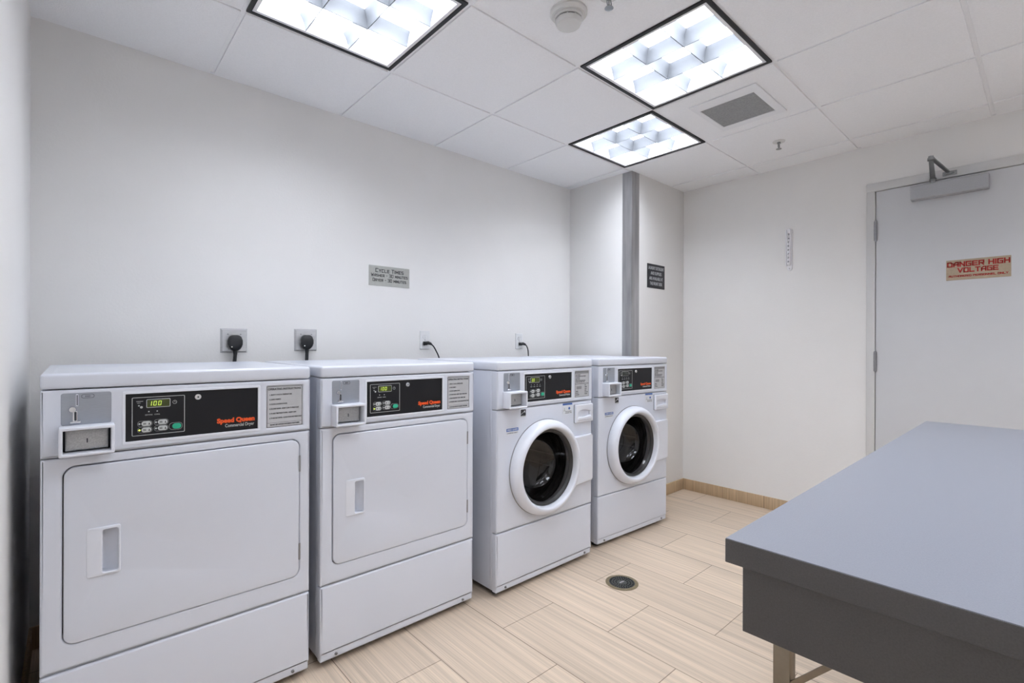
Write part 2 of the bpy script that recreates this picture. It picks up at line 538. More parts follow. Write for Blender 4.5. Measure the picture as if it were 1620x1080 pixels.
struct(bm_obj('wall_right', bm, M['wall'], smooth=False))

# ceiling: lay-in tiles with a stepped edge, light openings left free
FIX = {(0, 0), (2, 1), (3, 0), (0, 2), (2, 3), (0, 4), (2, 5), (4, 5)}   # (column, row) cells with fixtures, the unseen ones added to brighten the room
def cell(i, j):
    x0 = GX + i * TM
    y1 = GY - j * TM
    return x0, x0 + TM, y1 - TM, y1
bm = bmesh.new()
g = 0.0085
for i in range(-1, 6):
    for j in range(-1, 7):
        if (i, j) in FIX:
            continue
        x0, x1, y0, y1 = cell(i, j)
        x0, x1, y0, y1 = x0 + g, x1 - g, y0 + g, y1 - g
        x0, x1, y0, y1 = max(x0, XL), min(x1, XR), max(y0, YF), min(y1, YB)
        if x1 - x0 < 0.01 or y1 - y0 < 0.01:
            continue
        add_box(bm, (x0, y0, C), (x1, y1, C + 0.016), 0.0015, 1, mi=0)
w = 0.012
for i in range(-1, 7):
    x = GX + i * TM
    if XL + 0.01 < x < XR:
        add_box(bm, (x - w, YF, C + 0.006), (x + w, YB, C + 0.03), mi=1)
for j in range(-1, 8):
    y = GY - j * TM
    if YF < y < YB:
        for i in range(-1, 6):
            xa, xb = max(GX + i * TM + w, XL), min(GX + (i + 1) * TM - w, XR)
            if xb > xa:
                add_box(bm, (xa, y - w, C + 0.0062), (xb, y + w, C + 0.03), mi=1)
add_box(bm, (XL, YF, C + 0.15), (XR, YB, C + 0.2), mi=0)
# wall angle
for a, b in (((XL, YF, C - 0.002), (XL + 0.02, YB, C + 0.004)), ((XL, YB - 0.012, C + 0.001), (XC, YB, C + 0.01)),
             ((XR - 0.012, YF, C + 0.001), (XR, YC, C + 0.01)), ((XC, YC - 0.012, C + 0.001), (XR, YC, C + 0.01)), ((XC - 0.012, YC, C + 0.001), (XC, YB, C + 0.01))):
    add_box(bm, a, b, mi=1)
struct(bm_obj('ceiling', bm, [M['ceil'], M['tbar']], smooth=False))

# tile skirting
BH, BT = 0.087, 0.010
struct(box('baseboard_right', (XR - BT, DY1 + 0.05, 0), (XR, YC, BH), M['base_y'], bevel=0.0015))
struct(box('baseboard_chase', (XC - BT, YC - BT, 0), (XR - BT, YC, BH), M['base_x'], bevel=0.0015))
struct(box('baseboard_return', (XC - BT, YC, 0), (XC, YB - BT, BH), M['base_y'], bevel=0.0015))
struct(box('baseboard_back', (XL, YB - BT, 0), (XC - BT, YB, BH), M['base_x'], bevel=0.0015))
struct(box('baseboard_left', (XL, YF, 0), (XL + BT, YB - BT, BH), M['base_y'], bevel=0.0015))
struct(box('baseboard_front', (XL + BT, YF, 0), (XR - BT, YF + BT, BH), M['base_x'], bevel=0.0015))

# ------------------------------------------------------------------ door
door = struct(box('door_1', (XR - 0.004, DY0, 0.006), (XR + 0.04, DY1, DZ), M['doorp'], bevel=0.0015))
FO = 0.048
bm = bmesh.new()
xa, xb = XR - 0.012, XR + 0.05
add_box(bm, (xa, DY1 + 0.003, 0), (xb, DY1 + FO, DZ + 0.003), 0.002)
add_box(bm, (xa, DY0 - FO, 0), (xb, DY0 - 0.003, DZ + 0.003), 0.002)
add_box(bm, (xa, DY0 - FO, DZ + 0.003), (xb, DY1 + FO, DZ + 0.055), 0.002)
add_box(bm, (XR + 0.041, DY0, 0), (XR + 0.055, DY1, DZ + 0.003))
struct(bm_obj('trim_1', bm, M['framep']))
for zc in (1.893, 1.080, 0.30):
    bm = bmesh.new()
    for k in range(5):
        add_tube(bm, [(XR - 0.010, DY1 + 0.001, zc - 0.060 + k * 0.0242), (XR - 0.010, DY1 + 0.001, zc - 0.060 + k * 0.0242 + 0.0232)], 0.0085, 14)
    add_tube(bm, [(XR - 0.010, DY1 + 0.001, zc - 0.066), (XR - 0.010, DY1 + 0.001, zc + 0.067)], 0.0055, 10)
    h = bm_obj('hinge', bm, M['hinge'], door)
bm = bmesh.new()
add_tube(bm, [(XR - 0.004, DY0 + 0.07, 1.0), (XR - 0.05, DY0 + 0.07, 1.0), (XR - 0.055, DY0 + 0.09, 1.0), (XR - 0.055, DY0 + 0.19, 1.0)], 0.009, 12)
add_tube(bm, [(XR - 0.004, DY0 + 0.07, 1.0), (XR - 0.012, DY0 + 0.07, 1.0)], 0.027, 24)
bm_obj('door_handle', bm, M['chrome'], door)

# door closer
dc = thing('door_closer', 'silver door closer with folded arm at the top of the white door', 'door closer', (XR - 0.005, 0.42, 2.05))
k = (3.678) / XR
o = plate('closer_body', [rrect(0.246 * k, 1.18 + (2.051 - 1.18) * k, 0.585 * k, 1.18 + (2.133 - 1.18) * k, 0.004)], XR - 0.004, XR - 0.062, M['closer'], None, bevel=0.004, plane='YZ')
o.parent = dc; local(o, dc)
bm = bmesh.new()
xp = 3.690
add_tube(bm, [(xp, 0.474, 2.085), (xp, 0.474, 2.130)], 0.012, 16)
add_tube(bm, [(xp, 0.474, 2.130), (xp, 0.474, 2.140)], 0.015, 16)
o = bm_obj('spindle', bm, M['closer_arm'], None); o.parent = dc; local(o, dc)
# the arm rises slightly and folds forward off the door
p0, p1, p2 = Vector((xp, 0.474, 2.137)), Vector((3.50, 0.458, 2.201)), Vector((3.706, 0.405, 2.160))
for nm, a, b, wd in (('main_arm', p0, p1, 0.0125), ('forearm', p1 + Vector((0, 0, 0.010)), p2 + Vector((0, 0, 0.002)), 0.0095)):
    bm = bmesh.new()
    d = (b - a).normalized(); s = d.cross(Vector((0, 0, 1))).normalized() * wd; u = Vector((0, 0, 0.004))
    vs = [bm.verts.new(q) for q in (a - s - u, b - s * 0.8 - u, b + s * 0.8 - u, a + s - u, a - s + u, b - s * 0.8 + u, b + s * 0.8 + u, a + s + u)]
    for q in ((0, 1, 2, 3), (7, 6, 5, 4), (0, 4, 5, 1), (1, 5, 6, 2), (2, 6, 7, 3), (3, 7, 4, 0)):
        bm.faces.new([vs[t] for t in q])
    for e_ in (a, b):
        add_tube(bm, [e_ - Vector((0, 0, 0.007)), e_ + Vector((0, 0, 0.007))], wd * 1.25, 18)
    o = bm_obj(nm, bm, M['closer_arm'], None); o.parent = dc; local(o, dc)
bm = bmesh.new()
add_box(bm, (XR - 0.020, 0.374, 2.152), (XR - 0.012, 0.436, 2.176), 0.002)
add_box(bm, (XR - 0.046, 0.385, 2.158), (XR - 0.018, 0.425, 2.164), 0.001)
o = bm_obj('arm_bracket', bm, M['closer_arm'], None); o.parent = dc; local(o, dc)

# danger sign on the door
sg = thing('danger_sign', 'tan sign on the white door with red high voltage warning', 'sign', (XR - 0.004, 0.289, 1.609))
xs = XR - 0.004
o = plate('sign_board', [rrect(0.158, 1.5525, 0.420, 1.6665, 0.002)], xs, xs - 0.0025, M['tan'], plane='YZ', bevel=0.0005); o.parent = sg; local(o, sg)
for s, base, hgt, wid, lw in (('DANGER HIGH', 1.6295, 0.0225, 0.248, 1.15), ('VOLTAGE', 1.5955, 0.0215, 0.160, 1.15), ('AUTHORIZED PERSONNEL ONLY', 1.5695, 0.0088, 0.238, 1.15)):
    o = stroke_text('red_lettering', s, 0.289, base, hgt, wid, xs - 0.0026, M['red'], None, 'YZ', sgn=-1.0, lw=lw * 1.35)
    o.parent = sg; local(o, sg)

# wall-mounted folding hook rail
hk = thing('hanger_rail', 'small white folded hanger rail with notches on the wall left of the door', 'hanger', (XR, 1.243, 1.84))
X0 = XR
o = plate('back_plate', [rrect(1.228, 1.700, 1.262, 1.995, 0.0165, 8)], X0, X0 - 0.006, M['hook'], plane='YZ', bevel=0.002); o.parent = hk; local(o, hk)
holes = [circ(1.245, 1.762 + kk * 0.027, 0.0062, 16) for kk in range(8)]
o = plate('folding_arm', [rrect(1.235, 1.735, 1.255, 1.990, 0.009, 6)] + holes, X0 - 0.010, X0 - 0.026, M['hook'], plane='YZ', bevel=0.0015); o.parent = hk; local(o, hk)
o = plate('side_rail', [rrect(1.256, 1.735, 1.262, 1.985, 0.002)], X0 - 0.006, X0 - 0.030, M['hook'], plane='YZ', bevel=0.001); o.parent = hk; local(o, hk)
for z in (1.716, 1.9905):
    bm = bmesh.new(); add_tube(bm, [(X0 - 0.005, 1.245, z), (X0 - 0.0085, 1.245, z)], 0.0045, 14)
    o = bm_obj('screw', bm, M['steel'], None); o.parent = hk; local(o, hk)

# corner guard
cg = thing('corner_guard', 'tall brushed steel corner guard on the outer wall corner behind the far washer', 'corner guard', (XC, YC, 0))
bm = bmesh.new()
t = 0.0022
add_box(bm, (XC - t, YC - t, BH), (XC + 0.092, YC, C - 0.001), 0.0008, 1)
add_box(bm, (XC - t, YC - t, BH), (XC, YC + 0.079, C - 0.001), 0.0008, 1)
o = bm_obj('angle_plate', bm, M['guard'], None); o.parent = cg; local(o, cg)

# cycle times sign
sg = thing('cycle_times_sign', 'silver grey sign with washer and dryer cycle times on the back wall', 'sign', (1.397, YB, 1.575))
o = plate('sign_board', [rrect(1.266, 1.5175, 1.528, 1.6335, 0.001)], YB, YB - 0.003, M['cyc'], bevel=0.0006); o.parent = sg; local(o, sg)
for s, base, hgt, wid in (('Cycle Times', 1.597, 0.020, 0.178), ('Washer - 30 minutes', 1.571, 0.0165, 0.234), ('Dryer - 30 minutes', 1.5435, 0.0165, 0.214)):
    o = stroke_text('lettering', s, 1.397, base, hgt, wid, YB - 0.0031, M['ink'], None, 'XZ', lw=1.05, small_caps=True)
    o.parent = sg; local(o, sg)

# detergent sign
sg = thing('detergent_sign', 'small black sign about laundry detergent right of the steel corner guard', 'sign', (3.320, YC, 1.70))
o = plate('sign_board', [rrect(3.199, 1.609, 3.441, 1.791, 0.001)], YC, YC - 0.003, M['navy'], bevel=0.0006); o.parent = sg; local(o, sg)
for s, z, wd in (('LAUNDRY DETERGENT', 1.7495, 0.216), ('AND SUPPLIES', 1.7105, 0.150), ('ARE AVAILABLE AT', 1.6715, 0.190), ('THE FRONT DESK', 1.6325, 0.170)):
    o = text('lettering', s, 0, z, 0.034, YC - 0.0034, M['silvertxt'], None, align='CENTER', bold=0.0004)
    ww = max(v.co.x for v in o.data.vertices) - min(v.co.x for v in o.data.vertices)
    for v in o.data.vertices:
        v.co.x = v.co.x * wd / ww + 3.320
    o.parent = sg; local(o, sg)

# ------------------------------------------------------------------ ceiling lights
GRP_L = 'recessed ceiling lights'
def fixture(i, j, label):
    x0, x1, y0, y1 = cell(i, j)
    cx, cy = (x0 + x1) / 2, (y0 + y1) / 2
    t = thing('ceiling_light', label, 'ceiling light', (cx, cy, C), 0, GRP_L)
    h = TM / 2
    def P(o):
        o.parent = t
        return o
    a = h - 0.006
    P(plate('black_frame', [rrect(-a, -a, a, a), rrect(-a + 0.016, -a + 0.016, a - 0.016, a - 0.016)], 0.022, -0.001, M['lamframe'], plane='XY', bevel=0.001))
    b = a - 0.0165
    P(plate('inner_frame', [rrect(-b, -b, b, b), rrect(-b + 0.014, -b + 0.014, b - 0.014, b - 0.014)], 0.022, 0.001, M['lamwhite'], plane='XY', bevel=0.001))
    c = b - 0.014
    # housing: a folded white reflector above
    bm = bmesh.new()
    top = 0.092
    v = [bm.verts.new(q) for q in ((-c, -c, 0.02), (c, -c, 0.02), (c, c, 0.02), (-c, c, 0.02), (-c, -c, top), (c, -c, top), (c, c, top), (-c, c, top))]
    for q in ((0, 1, 5, 4), (1, 2, 6, 5), (2, 3, 7, 6), (3, 0, 4, 7), (4, 5, 6, 7)):
        bm.faces.new([v[k] for k in q])
    step = 2 * c / 3
    me = bpy.data.meshes.new('reflector'); bm.to_mesh(me); bm.free()
    P(finish('reflector', me, M['reflector'], smooth=False))
    P(plate('lamp_diffuser', [rrect(-c + 0.001, -c + 0.001, c - 0.001, c - 0.001)], 0.070, 0.066, M['tube'], plane='XY'))
    # parabolic louver: two blades each way, wide at the top, thin at the lower edge
    bm = bmesh.new()
    prof = [(0.0016, 0.002), (0.0030, 0.016), (0.0075, 0.032), (0.0150, 0.047), (0.0240, 0.060)]
    n = 6
    def blade(axis, pos):
        for side in (-1, 1):
            for (wa, za), (wb, zb) in zip(prof, prof[1:]):
                if axis == 'x':
                    q = [(pos + side * wa, -c, za), (pos + side * wa, c, za), (pos + side * wb, c, zb), (pos + side * wb, -c, zb)]
                else:
                    q = [(-c, pos + side * wa, za), (c, pos + side * wa, za), (c, pos + side * wb, zb), (-c, pos + side * wb, zb)]
                bm.faces.new([bm.verts.new(z) for z in q])
        wa, za = prof[0]; wb, zb = prof[-1]
        for w_, z_ in ((wa, za), (wb, zb)):
            if axis == 'x':
                q = [(pos - w_, -c, z_), (pos + w_, -c, z_), (pos + w_, c, z_), (pos - w_, c, z_)]
            else:
                q = [(-c, pos - w_, z_), (c, pos - w_, z_), (c, pos + w_, z_), (-c, pos + w_, z_)]
            bm.faces.new([bm.verts.new(z) for z in q])
    for k in (-0.5, 0.5):
        blade('x', k * step); blade('y', k * step)
    bmesh.ops.remove_doubles(bm, verts=bm.verts, dist=1e-6)
    P(bm_obj('louver', bm, M['louver'], None, angle=25))
    return t
fixture(0, 0, 'square recessed ceiling light nearest the left wall, cut by the top of the photo')
fixture(2, 1, 'square recessed ceiling light between the smoke detector and the air vent')
fixture(3, 0, 'farthest square recessed ceiling light, just in front of the steel corner guard')
fixture(0, 2, 'added unseen ceiling light straight above the camera near the left wall')  # from here on: fixtures added out of view to lift the overall brightness
fixture(2, 3, 'added unseen ceiling light above the folding table')
fixture(0, 4, 'added unseen ceiling light behind the camera near the left wall')
fixture(2, 5, 'added unseen ceiling light behind the folding table')
fixture(4, 5, 'added unseen ceiling light behind the camera in the corner past the white door')

# vent
vt = thing('ceiling_vent', 'square white ceiling air vent with a grey mesh middle', 'vent', (2.628, 1.13, C))
bm_loops = [rrect(2.425, 0.958, 2.830, 1.302, 0.003), rrect(2.500, 1.000, 2.780, 1.275, 0.001)]
o = plate('vent_frame', bm_loops, C + 0.0, C - 0.007, M['lamwhite'], plane='XY', bevel=0.003); o.parent = vt; local(o, vt)
o = plate('mesh_grille', [rrect(2.499, 0.999, 2.781, 1.276)], C - 0.0005, C - 0.003, M['vent'], plane='XY'); o.parent = vt; local(o, vt)

# smoke detector
sd = thing('smoke_detector', 'round white smoke detector on the ceiling', 'smoke detector', (1.392, 1.232, C))
bm = bmesh.new()
add_lathe(bm, [(0.0001, 0.0), (0.070, 0.0), (0.070, -0.008), (0.062, -0.018), (0.0001, -0.018)], (0, 0, 0), 'Z', 48)
bm_obj('mount_plate', bm, M['detector'], sd)
bm = bmesh.new()
add_lathe(bm, [(0.0001, -0.0175), (0.054, -0.0175), (0.054, -0.026), (0.051, -0.029), (0.0001, -0.029)], (0, 0, 0), 'Z', 48)
bm_obj('upper_ring', bm, M['detector'], sd)
bm = bmesh.new()
add_lathe(bm, [(0.0001, -0.0285), (0.045, -0.0285), (0.045, -0.036), (0.0001, -0.036)], (0, 0, 0), 'Z', 48)
bm_obj('sensing_slot', bm, M['gap'], sd)
bm = bmesh.new()
add_lathe(bm, [(0.0001, -0.034), (0.050, -0.034), (0.050, -0.038), (0.044, -0.050), (0.030, -0.055), (0.0001, -0.056)], (0, 0, 0), 'Z', 48)
for kk in range(10):
    t_ = 2 * math.pi * kk / 10
    add_box(bm, (0.0485 * math.cos(t_) - 0.002, 0.0485 * math.sin(t_) - 0.002, -0.035), (0.0485 * math.cos(t_) + 0.002, 0.0485 * math.sin(t_) + 0.002, -0.027))
bm_obj('sensor_cap', bm, M['detector'], sd)

# sprinklers
def sprinkler(x, y, label):
    s = thing('sprinkler', label, 'sprinkler', (x, y, C), 0, 'ceiling sprinkler heads')
    bm = bmesh.new()
    add_lathe(bm, [(0.0001, 0), (0.036, 0), (0.034, -0.004), (0.020, -0.006), (0.0001, -0.006)], (0, 0, 0), 'Z', 32)
    bm_obj('escutcheon', bm, M['detector'], s)
    bm = bmesh.new()
    add_lathe(bm, [(0.0001, -0.005), (0.010, -0.005), (0.010, -0.014), (0.0001, -0.014)], (0, 0, 0), 'Z', 16)
    for sx in (-1, 1):
        add_tube(bm, [(sx * 0.009, 0, -0.013), (sx * 0.013, 0, -0.026), (sx * 0.010, 0, -0.036), (0, 0, -0.044)], 0.0022, 8)
    add_tube(bm, [(0, 0, -0.012), (0, 0, -0.046)], 0.0022, 8)
    bm_obj('frame_arms', bm, M['closer_arm'], s)
    bm = bmesh.new()
    add_lathe(bm, [(0.0001, -0.045), (0.015, -0.045), (0.016, -0.047), (0.0001, -0.047)], (0, 0, 0), 'Z', 16)
    bm_obj('deflector', bm, M['closer_arm'], s)
sprinkler(1.432, 1.075, 'small sprinkler head at the top edge of the photo beside the smoke detector')
sprinkler(3.235, 1.142, 'small sprinkler head on the ceiling beyond the air vent')

# ------------------------------------------------------------------ floor drain
dr = thing('floor_drain', 'round metal floor drain in the tan tile floor', 'drain', (2.031, 1.435, 0))
bm = bmesh.new()
add_lathe(bm, [(0.0001, 0.0004), (0.078, 0.0004), (0.080, 0.002), (0.068, 0.0035), (0.063, 0.0035), (0.062, 0.0006)], (0, 0, 0), 'Z', 64)
bm_obj('rim', bm, M['brass'], dr)
plate('sump_shade', [circ(0, 0, 0.0615, 40)], 0.0003, 0.0009, M['shadow'], dr, plane='XY')  # flat black disc painting the dark seen through the strainer slots
holes = []
for rr, nn in ((0.055, 30), (0.042, 22), (0.029, 15)):
    for kk in range(nn):
        t_ = 2 * math.pi * kk / nn
        cx_, cy_ = rr * math.cos(t_), rr * math.sin(t_)
        w_ = 0.0042
        L = []
        for dx, dy in ((-0.0048, -w_), (0.0048, -w_), (0.0048, w_), (-0.0048, w_)):
            L.append((cx_ + dx * math.cos(t_) - dy * math.sin(t_), cy_ + dx * math.sin(t_) + dy * math.cos(t_)))
        holes.append(L)
plate('strainer', [circ(0, 0, 0.0625, 48)] + holes, 0.0012, 0.0034, M['drain'], dr, plane='XY')
bm = bmesh.new(); add_box(bm, (-0.015, -0.0055, 0.003), (0.015, 0.0055, 0.0046), 0.001)
bm_obj('center_plug', bm, M['chrome'], dr)

# ------------------------------------------------------------------ folding table
TX, TY, TZ = 0.803, 0.364, 0.862
TL, TW = 1.877, 0.765
tb = thing('folding_table', 'long grey laminate folding table with dark edges on steel legs', 'table', (TX + TL / 2, TY - TW / 2, 0))
def TP(o):
    o.parent = tb
    return local(o, tb)
bm = bmesh.new()
add_box(bm, (TX, TY - TW, TZ - 0.0395), (TX + TL, TY, TZ - 0.0012), 0.0006, 1)
TP(bm_obj('tabletop_edge', bm, M['lamedge'], None))
TP(box('tabletop', (TX + 0.0006, TY - TW + 0.0006, TZ - 0.0012), (TX + TL - 0.0006, TY - 0.0006, TZ), M['laminate'], bevel=0.0004, seg=1))
ai, ab = 0.020, 0.709
for nm, a, b in (('end_apron', (TX + ai, TY - TW + ai, ab), (TX + ai + 0.019, TY - ai, TZ - 0.0395)), ('end_apron', (TX + TL - ai - 0.019, TY - TW + ai, ab), (TX + TL - ai, TY - ai, TZ - 0.0395)),
                 ('side_apron', (TX + ai + 0.019, TY - ai - 0.019, ab), (TX + TL - ai - 0.019, TY - ai, TZ - 0.0395)), ('side_apron', (TX + ai + 0.019, TY - TW + ai, ab), (TX + TL - ai - 0.019, TY - TW + ai + 0.019, TZ - 0.0395))):
    TP(box(nm, a, b, M['lamedge'], bevel=0.0008, seg=1))
for lx in (0.870, TX + TL - 0.094):
    for ly, s in ((0.2877, -1), (TY - TW + 0.05, 1)):
        bm = bmesh.new()
        add_box(bm, (lx, ly, 0.012), (lx + 0.027, ly + 0.0265, TZ - 0.0395), 0.0025)
        lg = TP(bm_obj('leg', bm, M['bronze'], None))
        bm = bmesh.new(); add_tube(bm, [(lx + 0.0135, ly + 0.013, 0.0), (lx + 0.0135, ly + 0.013, 0.013)], 0.017, 16)
        ft = bm_obj('foot_cap', bm, M['cord'], None); ft.parent = lg; local(ft, tb)
        bm = bmesh.new()
        ya = ly + (0.0005 if s < 0 else 0.026)
        a, b = Vector((lx + 0.004, ya, 0.625)), Vector((lx + 0.004, ya + s * 0.092, 0.722))
        d = (b - a).normalized(); n_ = Vector((0, -d.z, d.y)) * 0.0045; tx = Vector((0.0022, 0, 0))
        vs = [bm.verts.new(q) for q in (a - n_ - tx, b - n_ - tx, b + n_ - tx, a + n_ - tx, a - n_ + tx, b - n_ + tx, b + n_ + tx, a + n_ + tx)]
        for q in ((0, 1, 2, 3), (7, 6, 5, 4), (0, 4, 5, 1), (1, 5, 6, 2), (2, 6, 7, 3), (3, 7, 4, 0)):
            bm.faces.new([vs[t_] for t_ in q])
        TP(bm_obj('brace', bm, M['bronze'], None))
    TP(box('leg_crossbar', (lx + 0.004, TY - TW + 0.07, 0.180), (lx + 0.022, 0.292, 0.202), M['bronze'], bevel=0.002))

# ------------------------------------------------------------------ machines
W = 0.692
D = 0.700
SEAM, LTOP, CBOT, LOW, TOE = 1.055, 1.098, 0.873, 0.299, 0.024

def seven_seg(bm, ch, x, z, w, h, y):
    segs = {'0': 'abcdef', '1': 'bc', '3': 'abgcd'}[ch]
    t = w * 0.24
    sh = 0.12
    def q(x0, z0, x1, z1):
        pts = [(x0, z0), (x1, z0), (x1, z1), (x0, z1)]
        bm.faces.new([bm.verts.new((a + (b - z) * sh, y, b)) for a, b in pts])
    S = {'a': (x + t * .6, z + h - t, x + w - t * .6, z + h), 'b': (x + w - t, z + h / 2 + t * .2, x + w, z + h - t * .3), 'c': (x + w - t, z + t * .3, x + w, z + h / 2 - t * .2),
         'd': (x + t * .6, z, x + w - t * .6, z + t), 'e': (x, z + t * .3, x + t, z + h / 2 - t * .2), 'f': (x, z + h / 2 + t * .2, x + t, z + h - t * .3), 'g': (x + t * .6, z + h / 2 - t / 2, x + w - t * .6, z + h / 2 + t / 2)}
    for s in segs:
        q(*S[s])

def control_console(root, kind, lit):
    """Everything between the low seam of the console and the lid; kind 'dryer' or 'washer'."""
    # console: white frame with recesses for the black panel and the instruction plate
    cx0, cx1, cz0, cz1 = 0.036, 0.150, 0.880, 0.958
    con = plate('console', [rrect(0.0, CBOT + 0.0015, W, SEAM - 0.0015, 0.003), rrect(0.1755, 0.8975, 0.5215, 1.0335, 0.002), rrect(0.549, 0.8945, 0.6665, 1.0355, 0.002), rrect(cx0 + 0.008, 0.885, cx1 - 0.008, 0.952, 0.002)],
                0.040, -0.002, M['enamel'], root, bevel=0.005, res=3)
    plate('panel_surround', [rrect(0.168, 0.889, 0.529, 1.0415, 0.005), rrect(0.1755, 0.8975, 0.5215, 1.0335, 0.001)], 0.000, -0.0035, M['plastic'], root, bevel=0.0012)
    # grey coin plate
    cpl = plate('coin_plate', [rrect(0.040, 0.9575, 0.1445, 1.0445, 0.006)], 0.0, -0.003, M['coin'], root, bevel=0.0008)
    plate('coin_slot', [rrect(0.070, 1.009, 0.0745, 1.041, 0.001)], -0.002, -0.0065, M['plastic'], cpl, bevel=0.0005)
    plate('coin_slot', [rrect(0.0715, 1.011, 0.0735, 1.039, 0.0005)], -0.006, -0.0068, M['gap'], cpl)
    bm = bmesh.new()
    add_lathe(bm, [(0.0001, -0.009), (0.007, -0.009), (0.0085, -0.006), (0.0085, -0.002)], (0.063, 0, 1.000), 'Y', 20)
    bm_obj('coin_return_knob', bm, M['chrome'], cpl)
    plate('coin_return_lever', [rrect(0.0635, 0.968, 0.0735, 0.996, 0.003)], -0.002, -0.0085, M['chrome'], cpl, bevel=0.001)
    plate('coin_return_slot', [rrect(0.0665, 0.970, 0.0715, 0.994, 0.002)], -0.008, -0.0088, M['gap'], cpl)
    plate('lever_foot', [rrect(0.058, 0.9635, 0.080, 0.9685, 0.002)], -0.002, -0.010, M['chrome'], cpl, bevel=0.001)
    L = plate('badge_ring', [rrect(0.081, 1.029, 0.108, 1.040, 0.005), rrect(0.0818, 1.0298, 0.1072, 1.0392, 0.0045)], -0.003, -0.0034, M['ink'], cpl)
    text('badge_lettering', 'ESD', 0.0945, 1.032, 0.0065, -0.0034, M['ink'], cpl, align='CENTER')
    # coin box: protruding white frame with a recessed stamped steel lock face
    bx = plate('coin_box', [rrect(cx0, cz0, cx1, cz1, 0.004), rrect(cx0 + 0.008, cz0 + 0.008, cx1 - 0.008, cz1 - 0.009, 0.002)], 0.0, -0.052, M['plastic'], root, bevel=0.003)
    fc = plate('lock_face', [rrect(cx0 + 0.0125, cz0 + 0.011, cx1 - 0.0125, cz1 - 0.0125, 0.002)], 0.0, -0.022, M['lockface'], bx, bevel=0.003)
    plate('recess_lining', [rrect(cx0 + 0.0075, cz0 + 0.0075, cx1 - 0.0075, cz1 - 0.0085)], -0.002, -0.005, M['gap'], bx)
    plate('keyhole', [rrect(0.0915, 0.9105, 0.0945, 0.922, 0.001)], -0.0215, -0.0225, M['gap'], bx)
    # black control panel
    y = 0.001
    pn = plate('control_panel', [rrect(0.1756, 0.8976, 0.5214, 1.0334)], 0.010, y, M['black'], root)
    if kind == 'dryer':
        fx0, fz0, fx1, fz1 = 0.190, 0.911, 0.318, 1.0225
    else:
        fx0, fz0, fx1, fz1 = 0.188, 0.910, 0.319, 1.0225
    plate('panel_border', [rrect(fx0, fz0, fx1, fz1, 0.003), rrect(fx0 + 0.0016, fz0 + 0.0016, fx1 - 0.0016, fz1 - 0.0016, 0.002)], y, y - 0.0005, M['line'], pn)
    dx0, dx1, dz0, dz1 = 0.2235, 0.2815, 0.9905, 1.0155
    if kind == 'washer':
        dx0, dx1, dz0, dz1 = 0.218, 0.281, 0.990, 1.0165
    dsp = plate('display', [rrect(dx0, dz0, dx1, dz1, 0.003)], y, y - 0.0012, M['line'] , pn, bevel=0.0004)
    plate('display_window', [rrect(dx0 + 0.0016, dz0 + 0.0016, dx1 - 0.0016, dz1 - 0.0016, 0.002)], y - 0.001, y - 0.0015, M['lcd'] if lit else M['lcd_off'], dsp)
    if lit:
        bm = bmesh.new()
        yy = y - 0.0018
        if kind == 'dryer':
            for k, ch in enumerate('100'):
                seven_seg(bm, ch, dx0 + 0.0045 + k * 0.0115, dz0 + 0.0058, 0.0078, 0.0135, yy)
        else:
            for k, ch in enumerate('30'):
                seven_seg(bm, ch, dx0 + 0.006 + k * 0.0115, dz0 + 0.0058, 0.0078, 0.0145, yy)
        me = bpy.data.meshes.new('digits'); bm.to_mesh(me); bm.free()
        finish('digits', me, M['digit'], dsp, smooth=False)
    # clock and coin pictures either side of the display
    bm = bmesh.new()
    add_lathe(bm, [(0.0045, y - 0.0006), (0.0055, y - 0.0006)], (0.2925, 0, 1.003), 'Y', 24)
    add_box(bm, (0.2922, y - 0.0006, 1.003), (0.2929, y - 0.0003, 1.0065)); add_box(bm, (0.2922, y - 0.0006, 1.0027), (0.295, y - 0.0003, 1.0034))
    bm_obj('clock_symbol', bm, M['line'], pn, smooth=False)
    bm = bmesh.new()
    add_lathe(bm, [(0.0001, y - 0.0006), (0.0034, y - 0.0006)], (0.212, 0, 0.9935), 'Y', 16)
    add_box(bm, (0.200, y - 0.0006, 1.010), (0.216, y - 0.0003, 1.0112)); add_box(bm, (0.2045, y - 0.0006, 0.9965), (0.208, y - 0.0003, 1.000))
    add_box(bm, (0.202, y - 0.0006, 1.0055), (0.210, y - 0.0003, 1.0065))
    bm_obj('coin_symbol', bm, M['line'], pn, smooth=False)
    # indicator lights
    if kind == 'dryer':
        spots = ((0.2295, 'DRYING'), (0.2495, 'COOL'))
    else:
        spots = ((0.2235, 'WASH'), (0.2445, 'RINSE'), (0.264, 'SPIN'), (0.284, 'LOCK'))
    for sx_, s in spots:
        bm = bmesh.new(); add_lathe(bm, [(0.0001, y - 0.0008), (0.0018, y - 0.0008), (0.0018, y)], (sx_, 0, 0.9795), 'Y', 12)
        bm_obj('indicator', bm, M['line'], pn)
        text('indicator_lettering', s, sx_, 0.9685 if kind == 'dryer' else 0.969, 0.0048, y - 0.0003, M['line'], pn, align='CENTER')
    # buttons
    if kind == 'dryer':
        bs = ((0.212, 0.945), (0.251, 0.9465), (0.212, 0.927), (0.251, 0.9285))
        bw, bh = 0.0235, 0.0135
    else:
        bs = ((0.2225, 0.9475), (0.2595, 0.9495), (0.2225, 0.9265), (0.2595, 0.929))
        bw, bh = 0.0230, 0.0155
